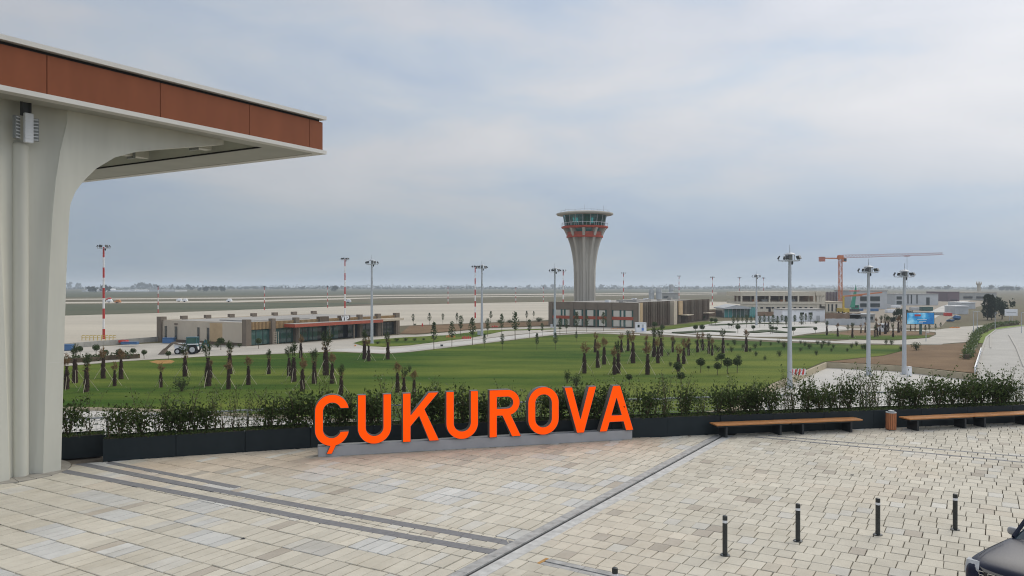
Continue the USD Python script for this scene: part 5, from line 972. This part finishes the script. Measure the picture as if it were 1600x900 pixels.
# ================================================================ BACKHOE LOADER
bp = G(296, 553); bl = thing('backhoe_loader', 'white and teal backhoe loader working beside the pavilion', 'backhoe loader', loc=bp, rz=.12)
for x, r_, w in ((.75, .78, .45), (-1.6, .52, .4)):
    for s_ in (-1, 1):
        wh = part(bl, 'wheel', MB().tube([(x, s_ * .75, r_), (x, s_ * (.75 + w), r_)], r_, 22), 'tyre', smooth=40); part(wh, 'rim', MB().tube([(x, s_ * (.75 + w * .8), r_), (x, s_ * (.77 + w), r_)], r_ * .55, 16), 'cabin_grey')
part(bl, 'chassis', MB().box((-.4, 0, .95), (3.6, 1.1, .5)), 'white_paint'); part(bl, 'bonnet', MB().cbox((-1.5, 0, 1.45), (1.7, 1.0, .7), .12), 'white_paint'); part(bl, 'mudguard', MB().box((.75, -.95, 1.66), (1.7, .5, .12)).box((.75, .95, 1.66), (1.7, .5, .12)), 'white_paint')
cbn = part(bl, 'cab', MB().box((.5, 0, 2.75), (1.7, 1.4, .12)).box((.5, 0, 1.45), (1.6, 1.3, .4)), 'paint_teal')
for x in (-.33, 1.3):
    for s_ in (-.7, .7): part(cbn, 'cab_pillar', MB().bar((x, s_, 1.6), (x, s_, 2.7), .1), 'paint_teal')
part(cbn, 'cab_glass', MB().box((.5, 0, 2.2), (1.5, 1.34, 1.0)), 'glass_green')
ba = part(bl, 'loader_arm', MB().bar((-.6, -.6, 1.5), (-2.6, -.6, 1.9), .22).bar((-2.6, -.6, 1.9), (-3.9, -.6, .7), .22).bar((-.6, .6, 1.5), (-2.6, .6, 1.9), .22).bar((-2.6, .6, 1.9), (-3.9, .6, .7), .22), 'pier_brown'); part(ba, 'bucket', MB().hull([(-3.7, -1, .1), (-3.7, 1, .1), (-4.7, -1, .05), (-4.7, 1, .05), (-3.8, -1, 1.0), (-3.8, 1, 1.0)]), 'pier_brown')
part(bl, 'digger_arm', MB().bar((1.9, 0, 1.0), (2.6, 0, 2.3), .3).bar((2.6, 0, 2.3), (3.2, 0, .8), .24), 'paint_teal')

# ================================================================ PALMS, SMALL TREES, HEDGES
def palm_proto(k, crown):
    r = np.random.default_rng(300 + k); pr = proto(f'palm_{k}_{crown}'); hgt = 2.75
    tm = trimesh.creation.cylinder(radius=.34, height=1, sections=14); tr = MB(); zs2 = np.linspace(0, hgt, 16)
    tr.tube([(r.normal(0, .015), r.normal(0, .015), z) for z in zs2], [(.31 + .05 * math.sin(z * 7 + k) * r.random()) * (1 - .62 * (z / hgt) ** 2.4) for z in zs2], 10)
    m = 170; zc = r.uniform(.05, hgt * .97, m); a = r.random(m) * 6.28; rad = .31 * (1 - .62 * (zc / hgt) ** 2.4); c = np.column_stack([rad * np.cos(a), rad * np.sin(a), zc])
    tr.leaves(c, np.column_stack([np.cos(a) * .5, np.sin(a) * .5, np.ones(m)]), np.column_stack([np.cos(a), np.sin(a), -.3 + 0 * a]), r.uniform(.16, .30, m), r.uniform(.09, .15, m)); part(pr, 'trunk', tr, 'palm_trunk')
    cr_ = MB(); top = hgt - .1; n_f = 20
    for f_ in range(n_f):
        a = r.random() * 6.28; sp_ = r.uniform(.05, 1.0) ** 1.2; hh = r.uniform(.9, 1.75) if crown != 'green' else r.uniform(1.0, 1.8); zz = np.linspace(0, 1, 6)
        droop = (.55 if crown == 'brown' else .25) * sp_
        ax = np.array([[.10 * math.cos(a) + math.cos(a) * sp_ * .50 * z ** 2.2, .10 * math.sin(a) + math.sin(a) * sp_ * .50 * z ** 2.2, top + hh * (z - droop * z ** 3)] for z in zz]); m = 15
        t_ = np.concatenate([np.linspace(.15, .6, 4), r.uniform(.62, 1, m - 4)]); c = np.array([[np.interp(q_, zz, ax[:, w_]) for w_ in range(3)] for q_ in t_]); dr = (ax[-1] - ax[-2])[None] * 4 + unit(m, r) * np.where(t_ > .6, .8, .1)[:, None]
        cr_.leaves(c, dr, unit(m, r) + [math.cos(a), math.sin(a), .2], np.where(t_ > .6, r.uniform(.22, .5, m), .35), np.where(t_ > .6, r.uniform(.04, .08, m), .06))
    part(pr, 'crown', cr_, 'frond_brown' if crown == 'brown' else 'frond_green')
    if crown == 'mixed':
        m = 60; a = r.random(m) * 6.28; part(pr, 'dry_fronds', MB().leaves(np.column_stack([.16 * np.cos(a), .16 * np.sin(a), r.uniform(hgt - .5, hgt + .7, m)]), np.column_stack([np.cos(a) * .5, np.sin(a) * .5, r.uniform(-.6, .8, m)]), unit(m, r), r.uniform(.3, .5, m), .07), 'frond_brown')
    for q_ in range(3): a = q_ * 2.094 + k; part(pr, 'brace', MB().bar((.22 * math.cos(a), .22 * math.sin(a), 1.55), (1.35 * math.cos(a), 1.35 * math.sin(a), .02), .045), 'brace_wood')
    return pr
palms = {(k, c): palm_proto(k, c) for k in range(2) for c in ('brown', 'green', 'mixed')}
groups_ = {'left lawn': [(104, 609, 551, 'b'), (117, 599, 539, 'g'), (135, 613, 552, 'm'), (161, 592, 541, 'b'), (179, 604, 564, 'b'), (189, 593, 544, 'b'), (251, 606, 566, 'b'), (289, 589, 537, 'm'), (325, 604, 533, 'g'), (329.5, 592, 561, 'b'), (359, 585, 533, 'm'), (357, 609, 560, 'b'), (388, 602, 555, 'b'), (420, 585, 546, 'm'), (451.6, 588, 542, 'g'), (458.8, 597, 536, 'g'), (470, 560, 522, 'b'), (472.5, 612, 556, 'b'), (491, 600, 545, 'm'), (509, 587, 517, 'm'), (519, 600, 550, 'b'), (533, 618, 569, 'm'), (569.5, 562, 516, 'm'), (576, 565, 526, 'b'), (606, 562, 519, 'm'), (621, 614, 564, 'b'), (631, 618, 574, 'm'), (647, 622, 577, 'b')],
    'centre lawn': [(913, 584, 533, 'b'), (930, 551, 518, 'b'), (934, 575, 532, 'b'), (944, 570, 526, 'b'), (960, 586, 541, 'b'), (966, 584, 533, 'm'), (971, 551, 519, 'b'), (981.5, 549, 516, 'm'), (989, 568, 516, 'b'), (1010, 551, 523, 'b'), (1012, 586, 534, 'b'), (1022, 558, 512, 'g'), (1028, 568, 527, 'b'), (1033, 557, 512, 'm'), (1051, 551, 524, 'b'), (1060, 581, 537, 'b'), (1068.5, 569, 529, 'b'), (1076, 556, 527, 'b'), (1090, 551, 519, 'b'), (1098, 548, 519, 'b'), (1107.5, 553, 521, 'm'), (1113, 556, 528, 'b'), (1130, 552, 514, 'g'), (1166, 550, 513.5, 'b')],
    'palm island': [(1292, 524, 501, 'm'), (1309, 526, 504, 'b'), (1332, 528, 504, 'm'), (1345.5, 521, 505, 'b'), (1352, 520, 503, 'b'), (1367, 527, 508, 'm'), (1371, 526, 505, 'b'), (1375, 524, 504, 'b'), (1383.5, 522, 491, 'm'), (1388, 519, 494, 'm'), (1395.5, 527, 505, 'm'), (1404, 520, 493, 'b'), (1369, 516, 496, 'b'), (1377, 515, 493, 'm'), (1423, 517, 503, 'b'), (1430, 517, 504, 'b'), (1408, 518, 500, 'b')]}
cw_ = {'b': ('brown', 'dry brown crown'), 'g': ('green', 'fresh green crown'), 'm': ('mixed', 'half-dry green-brown crown')}
for gname, lst in groups_.items():
    cnt = {}
    for px, yb, yt, c in sorted(lst):
        p = G(px, yb); hh = Zat(p[1], yt) - GZ; cnt[c] = cnt.get(c, 0) + 1
        copy(palms[(int(rng.integers(2)), cw_[c][0])], 'palm_tree', p, rng.random() * 6.28, np.array([.92, .92, 1.0]) * hh / 4.35, f'braced palm with {cw_[c][1]}, {nth(cnt[c])} such from the left on the {gname}', 'palm tree', 'braced palms on the grass')
def tree_proto(name, kind, k):
    r = np.random.default_rng(500 + k); pr = proto(name); tr, lf = MB(), MB()
    if kind == 'ball':                                # clipped ball on a thin stem, unit height
        tr.tube([(0, 0, 0), (.01, 0, .75)], [.028, .02], 6); m = 420; c = unit(m, r) * (.23 + .03 * r.normal(size=(m, 1))) * [1.05, 1.05, .9] + [0, 0, .77]; lf.leaves(c, unit(m, r) + (c - [0, 0, .77]) * 2, unit(m, r) + (c - [0, 0, .77]) * 5, .09, .06)
        lf.add(*(lambda q: (q.vertices * [.19, .19, .165] + [0, 0, .77], q.faces))(trimesh.creation.icosphere(2)))
    elif kind == 'slim':                              # young street tree, thin crown
        tr.tube([(0, 0, 0), (.01, .005, .5), (0, 0, .97)], [.013, .010, .004], 6); m = 330; t_ = r.uniform(.38, 1.0, m); wd = .13 * np.sin(np.clip((t_ - .34) / .66, 0, 1) * 3.0) ** .7 + .01
        blob = meshkit.noise(np.column_stack([t_ * 9, r.random(m) * 0, np.full(m, k * 3.)]), k); a = r.random(m) * 6.28; rad = wd * r.random(m) ** .5 * (.6 + .8 * blob); c = np.column_stack([rad * np.cos(a), rad * np.sin(a), t_]); lf.leaves(c, unit(m, r) + [0, 0, .3], unit(m, r) + [0, 0, .5], r.uniform(.04, .075, m), .035)
        for q_ in range(7): z = .4 + .07 * q_; a = q_ * 2.4; tr.tube([(0, 0, z), (.09 * math.cos(a), .09 * math.sin(a), z + .12)], [.005, .002], 4)
    elif kind == 'shrub':                             # open bush from the ground
        for q_ in range(5): a = q_ * 1.3; tr.tube([(0, 0, 0), (.2 * math.cos(a), .2 * math.sin(a), .7)], [.02, .008], 5)
        m = 300; c = r.normal(0, 1, (m, 3)) * [.22, .22, .2] + [0, 0, .55]; c[:, 2] = np.clip(c[:, 2], .12, 1); lf.leaves(c, unit(m, r) + [0, 0, .4], unit(m, r) + [0, 0, .6], r.uniform(.09, .17, m), .07)
    elif kind == 'big':                               # broad far tree
        tr.tube([(0, 0, 0), (.01, 0, .5)], [.035, .02], 7); m = 900; ctrs = r.normal(0, 1, (14, 3)) * [.19, .19, .17] + [0, 0, .58]; ctrs[:, 2] = np.clip(ctrs[:, 2], .3, .85); w = r.integers(0, 14, m); c = ctrs[w] + r.normal(0, .075, (m, 3)); c[:, 2] = np.clip(c[:, 2], .08, 1.0); lf.leaves(c, unit(m, r), unit(m, r) + [0, 0, .6], r.uniform(.07, .13, m), .08)
    elif kind == 'conifer':
        tr.tube([(0, 0, 0), (0, 0, .9)], [.03, .01], 7); m = 1000; t_ = r.uniform(.06, 1, m) ** .9; rad = (.20 * np.sin(np.clip(t_, 0, 1) * 2.75 + .35) ** .8 + .02) * r.random(m) ** .4 * (1 + .25 * np.sin(t_ * 23 + k)); a = r.random(m) * 6.28; c = np.column_stack([rad * np.cos(a), rad * np.sin(a), t_ * .95]); lf.leaves(c, np.column_stack([np.cos(a), np.sin(a), .6 + 0 * a]) + unit(m, r) * .5, unit(m, r) + [0, 0, .7], .09, .05)
    part(pr, 'trunk', tr, 'stem'); part(pr, 'crown', lf, {'ball': 'leaf_mid', 'slim': 'leaf_light', 'shrub': 'leaf_mid', 'big': 'leaf_far', 'conifer': 'leaf_far'}[kind]); return pr
TP = {(kd, k): tree_proto(f'{kd}_{k}', kd, k) for kd, nk in (('ball', 2), ('slim', 3), ('shrub', 2), ('big', 3), ('conifer', 2)) for k in range(nk)}
def plant_all(lst, kind, nk, name, cat, desc, group, wide=1.0):
    for n_, (px, yb, yt, *w) in enumerate(sorted(lst)):
        p = G(px, yb); hh = Zat(p[1], yt) - GZ; k = wide * (w[0] if w else 1); copy(TP[(kind, n_ % nk)], name, p, n_ * 1.7, (hh * k, hh * k, hh), desc.format(nth(n_ + 1)), cat, group)
plant_all([(1095, 583, 560), (1058.8, 589, 566), (1121.5, 587, 567), (1127, 572, 552), (1137, 585, 560), (1152, 583, 560), (1107, 580, 572), (983, 602, 585), (1064, 604, 582)], 'ball', 2, 'clipped_tree', 'tree', 'thin-stemmed ball tree on the lawn right of the palms, {} from the left', 'ball trees on the lawn')
plant_all([(150, 557, 539), (125, 558, 541, .8), (165, 561, 547), (186, 562, 546), (208, 559, 544.5), (225, 561, 547), (263, 563, 549), (309, 545, 535), (345, 547, 528), (404, 545, 529)], 'ball', 2, 'clipped_tree', 'tree', 'ball tree between the forecourt road and the lawn, {} from the left', 'ball trees along the forecourt')
plant_all([(1023, 517, 503), (1035, 520, 508), (1087, 521, 508), (1097, 522, 507.5), (1112, 508, 497), (1118, 509, 497.5), (1139, 513, 505), (1143, 513, 506), (1153, 521, 507.5), (1177, 519, 508.5), (1207, 521, 510), (1213, 520, 511), (1239.5, 523, 511), (1274, 521, 511), (1056, 505, 497), (1045, 506, 498), (1070, 503, 496), (1080, 502, 495), (1090, 501, 494.5), (1100, 501, 494)], 'ball', 2, 'clipped_tree', 'tree', 'dark ball tree in or beside the car park, {} from the left', 'ball trees in the car park')
plant_all([(645.5, 509, 491), (671, 509, 489), (692, 506, 490), (714, 507, 489), (720, 525, 494), (678, 546, 504), (706, 542, 503), (738, 539, 497), (767, 504, 486), (762, 526, 498), (784, 523, 491), (805, 532, 488), (823, 502, 486), (827, 528, 500), (834, 498, 486), (847, 525, 505), (875, 524, 497), (885, 522, 499), (901, 521, 488), (917, 519, 494), (943, 517.5, 488), (757, 544, 522), (785, 548, 522), (868, 547, 520), (839, 547, 521), (900.5, 535, 518)], 'slim', 3, 'young_tree', 'tree', 'slim young tree along the path and apron side, {} from the left', 'young trees along the path')
plant_all([(1146 + k * 6.9, 512 - (k % 3) * 2.5, 494 - (k % 2) * 2) for k in range(13)] + [(1203.5, 522, 503), (1227, 508, 494), (1242, 508, 492.5), (1252, 508, 489), (1259, 506, 490), (1267, 506, 489), (1325, 520, 507), (1462, 517, 506), (1470, 515, 504), (1452, 520, 507), (1446, 521, 508)], 'slim', 3, 'young_tree', 'tree', 'slim young tree around the car park and billboard, {} from the left', 'young trees in the car park', 1.15)
rr = np.random.default_rng(77); shr = []
for yb in (538, 541, 545, 550, 557, 564):
    for px in np.arange(1010 if yb < 548 else 1120, 1400 - (yb - 538) * 5, 13 + (yb - 536) * .9):
        if rr.random() < .62: shr.append((px + rr.uniform(-5, 5), yb + rr.uniform(-1, 1), yb - rr.uniform(5.5, 9) * (yb - 447) / 92, rr.uniform(.7, 1.1)))
shr += [(1432, 548, 535, 1.1), (1408, 548, 541), (1352, 547, 537), (886, 600, 578, .5), (900, 606, 585), (1048, 573, 565), (284, 612, 590, 1.2), (1030, 560, 555, 1.4), (1044, 556, 550), (640, 583, 570, .6)]
plant_all([s_ for s_ in shr if s_[0] > 1130], 'shrub', 2, 'lawn_shrub', 'shrub', 'small bush planted on the right part of the lawn, {} from the left', 'bushes on the lawn')
plant_all([s_ for s_ in shr if s_[0] <= 1130], 'shrub', 2, 'lawn_shrub', 'shrub', 'small bush on the lawn among the palms, {} from the left', 'bushes on the lawn')
plant_all([(620, 534, 528, 1.6), (634, 533, 527.5, 1.6), (648, 533, 528, 1.5), (662, 532, 528, 1.5), (590, 538, 533, 1.6), (340, 543, 535, 1.4), (357, 544, 536, 1.3), (374, 543, 537, 1.3), (648, 509, 505.5, 1.5), (737, 507, 502, 1.7), (780, 505, 499.5, 1.6), (796, 505, 499.5, 1.8), (842, 503, 496, 2.0), (1253, 507, 502, 1.8), (1275, 506, 501, 2.0), (1215, 506, 501, 1.8)], 'shrub', 2, 'roadside_bush', 'bush', 'low dark bush near the buildings, {} from the left', 'bushes near the buildings')
for px, yb, yt, w, kd, lab in [(1543, 500, 459, .75, 'conifer', 'tall dark conifer pair left of the road sign, left one'), (1549.5, 500, 460, .62, 'conifer', 'tall dark conifer right of its twin, left of the bushy tree'), (1566, 499, 464, .82, 'big', 'broad dark tree standing behind the white road sign'), (1407, 502, 480, 1.1, 'big', 'dark round tree left of the billboard'), (1418, 500, 483, 1.2, 'big', 'dark tree hidden partly behind the billboard'), (1396, 505, 494, 1.4, 'big', 'low dark tree behind the palm island')]:
    p = G(px, yb); hh = Zat(p[1], yt) - GZ; copy(TP[(kd, 0 if '5' in str(px) else 1)], 'dark_tree', p, px, (hh * w, hh * w, hh), lab, 'tree')
far_t = [(108, 447, 3, 440), (122, 451, 4, 441), (140, 457, 5, 446), (148, 458, 4, 447), (163, 457.5, 6, 443.5), (170, 457, 4, 445.5), (215, 452, 4, 441.5), (222, 452, 4, 440), (229, 452, 4, 442), (236, 452, 4, 442.5), (243, 452, 4, 443.5), (207, 452, 3, 445), (268, 452, 3, 444), (278, 453, 3, 447), (294, 453, 4, 443), (300, 454, 3, 448), (312, 455, 3, 449), (322, 456, 6, 446.5), (331, 455, 4, 447), (338, 455, 3, 447), (347, 456, 6, 446.5), (362, 452, 3, 447), (385, 452, 3, 447.5), (398, 452, 3, 448), (411, 452, 3, 446.5), (425, 452, 3, 448), (440, 452, 3, 448.5), (473, 453, 3, 448), (523, 456, 6, 445.5), (560, 451, 3, 447), (590, 452, 3, 447), (640, 451, 3, 446), (690, 451, 3, 446.5), (735, 451, 3, 446), (790, 451, 3, 446), (826, 451, 4, 444), (850, 451, 4, 444.5), (864, 451, 4, 443.5), (880, 451, 3, 445), (940, 451, 4, 444), (960, 451, 4, 445), (985, 451, 4, 445), (1002, 451, 3, 445.5), (1090, 451, 3, 446), (1140, 451, 3, 446), (1210, 451, 3, 446.5), (1250, 451, 3, 446), (1390, 452, 3, 446.5), (1440, 452, 4, 445.5), (1466, 453, 4, 447), (1478, 453, 4, 446), (1482, 453, 3, 445), (1548, 454, 4, 444.5), (1565, 455, 5, 446), (1572, 455, 5, 447), (1580, 455, 5, 446.5), (1590, 455, 4, 447)]
for n_, (px, yb, w, yt) in enumerate(far_t):
    yb = max(yb, 451.2); p = G(px, yb); hh = Zat(p[1], yt) - GZ; k = min(2.0, max(.8, w * p[1] / F / hh * 2.1)); copy(TP[('big', n_ % 3)], 'far_tree', p, n_, (hh * k, hh * k, hh), f'distant hazy tree on the skyline, {nth(n_ + 1)} from the left', 'tree', 'distant trees')
r = np.random.default_rng(11); tl = MB()
for Y_, hh, m in ((2700, 8, 2600), (3600, 10, 2600), (5200, 13, 2200)):
    xs = r.uniform(-.75, .75, m) * Y_; keep = meshkit.fbm(np.column_stack([xs / 160, np.full(m, Y_ / 100), np.zeros(m)]), 3, 2); hgt = hh * np.clip((keep - .32) * 3.2, .12, 1.3); c = np.column_stack([xs, Y_ + r.uniform(-120, 120, m), GZ + hgt * r.random(m)])
    tl.leaves(c - [0, 0, 1], unit(m, r) * [1, .3, .4], unit(m, r) * [.4, 1, .2], hh * r.uniform(.5, 1.2, m), hh * .7)
solo('distant_treeline', tl, 'leaf_far', 'hazy band of far trees along the horizon', 'trees', kind='stuff')
gh_ = G(215, 455.6); gt = thing('greenhouses', 'long pale greenhouse roofs on the far plain', 'greenhouse', loc=gh_)
for k in range(5): part(gt, 'greenhouse_bay', MB().par([(170 - 215 + k * 21) * gh_[1] / F, 0, 0], [19.5 * gh_[1] / F, 0, 0], [0, 60, 0], [0, 0, 3.0 + .6 * (k % 2)]), 'white_paint' if k < 3 else 'cabin_grey')
t = thing('far_sheds', 'cluster of pale far sheds behind the nearest striped mast', 'shed', loc=G(140, 455.6)); q = G(140, 455.6)[1] / F
for k in range(6): part(t, 'shed_block', MB().par([(-12 + k * 6.5) * q, 0, 0], [5.2 * q, 0, 0], [0, 40, 0], [0, 0, 3 + 1.5 * (k % 3)]), 'white_paint' if k % 2 else 'cabin_grey')
for i, (px, yb, w, m, lab) in enumerate([(171, 472.6, 3, 'white_paint', 'white vehicle on the taxiway behind the nearest striped mast'), (184, 473.8, 4, 'plastic_orange', 'orange vehicle on the taxiway, left'), (280, 471.4, 3.4, 'white_paint', 'white van on the taxiway right of the short striped mast'), (289, 471.8, 2, 'white_paint', 'small white car right of the white van on the taxiway'), (358, 472, 2, 'white_paint', 'white car on the taxiway above the pavilion roof'), (170, 470, 3, 'plastic_red', 'red vehicle on the far strip, left'), (544, 473, 2.5, 'white_paint', 'white vehicle beside the striped mast behind the pavilion')]):
    p = G(px, yb); q = p[1] / F; t = thing('far_vehicle', lab, 'vehicle', loc=p); part(t, 'body', MB().cbox((0, 0, 1.0), (max(3.8, w * q), 2.0, 1.2), .2), m); part(t, 'cab', MB().cbox((.3, 0, 1.9), (max(2.2, w * q * .6), 1.8, .9), .2), m)
    for s_ in (-1, 1): part(t, 'wheel', MB().tube([(s_ * w * q * .3, -1.1, .4), (s_ * w * q * .3, -.8, .4)], .4, 12), 'tyre')
def hedge(px_pts, w, hgt, label, m='leaf_dark', dens=55, name='hedge'):
    ln = LineString([G(*p)[:2] for p in px_pts]); n_ = int(ln.length * dens); r = np.random.default_rng(int(ln.length)); t = thing(name, label, 'hedge'); c = []
    for q_ in r.uniform(0, ln.length, n_):
        p = ln.interpolate(q_); c.append((p.x, p.y))
    c = np.column_stack([np.array(c) + r.normal(0, w * .28, (n_, 2)), np.zeros(n_)]); top = hgt * (.75 + .5 * meshkit.fbm(c * [.5, .5, 1] + 3, 3, 6)); c[:, 2] = GZ + top * r.random(n_) ** .55
    part(t, 'foliage', MB().leaves(c, unit(n_, r) + [0, 0, .3], unit(n_, r) + [0, 0, .8], r.uniform(.28, .5, n_), .24), m)
    part(t, 'inner_twigs', MB().poly(ln.buffer(w * .3), GZ, GZ + hgt * .72), 'stem'); return t
hedge([(1511, 562), (1516, 551), (1521, 541), (1524, 531)], 1.1, 1.1, 'dark hedge beside the bare soil plot'); hedge([(1522, 531.5), (1531, 522), (1545, 515), (1560, 510.5), (1590, 507.4)], 1.2, 1.15, 'dark clipped hedge curving along the approach road')
hedge([(98, 568), (140, 565), (165, 562.5), (212, 560)], 2.0, .9, 'low green hedge between the forecourt road and the left lawn', 'leaf_mid', 40); hedge([(1000, 509), (1050, 503), (1105, 499.5)], 2.0, 1.6, 'dark hedge along the foot of the slatted facade', 'leaf_dark', 40)
for i, (px, yb, yt, lab) in enumerate([(1348, 512, 497, 'thin lamp post left of the palm island'), (1521, 528, 487, 'thin grey lamp post beside the dark hedge, left'), (1527, 522, 487, 'thin grey lamp post beside the dark hedge, right'), (1555, 516, 489, 'thin lamp post at the bend of the hedge'), (1596, 521, 488, 'thin grey post at the right edge, beyond the approach road'), (1447, 533.5, 520, 'short thin post at the junction kerb')]):
    p = G(px, yb); hh = Zat(p[1], yt) - GZ; t = thing('lamp_post', lab, 'lamp post', loc=p); part(t, 'pole', MB().tube([(0, 0, 0), (0, 0, hh)], [.09, .06], 8), 'mast_grey', smooth=40); part(t, 'lamp_head', MB().box((.3, 0, hh), (.7, .2, .1)), 'mast_grey')
gr_ = thing('guard_rail', 'white and blue pipe rail on the yard side of the approach road', 'guard rail', loc=G(1528, 575)); o = G(1528, 575); A_, B_2 = G(1523.5, 585) - o, G(1533, 552) - o
part(gr_, 'rail', MB().bar(A_ + [0, 0, .9], B_2 + [0, 0, .9], .12).bar(A_ + [0, 0, .5], B_2 + [0, 0, .5], .1), 'white_paint')
for k in range(9): p = A_ + (B_2 - A_) * k / 8; part(gr_, 'post', MB().bar(p, p + [0, 0, .95], .1), 'cabin_blue' if k % 2 else 'white_paint')

# ================================================================ HAZE
M['haze_air'] = usdkit.material(stage, '/World/Looks/haze_air', {'v': ('principled_volume', {'color': (.80, .88, .95), 'density': 0.00021, 'anisotropy': .2})}, volume='v.volume')
solo('haze', MB().box((0, 0, 16.5), (18600, 18600, 49)), 'haze_air', 'thin pale haze over the plain', 'haze', kind='stuff')
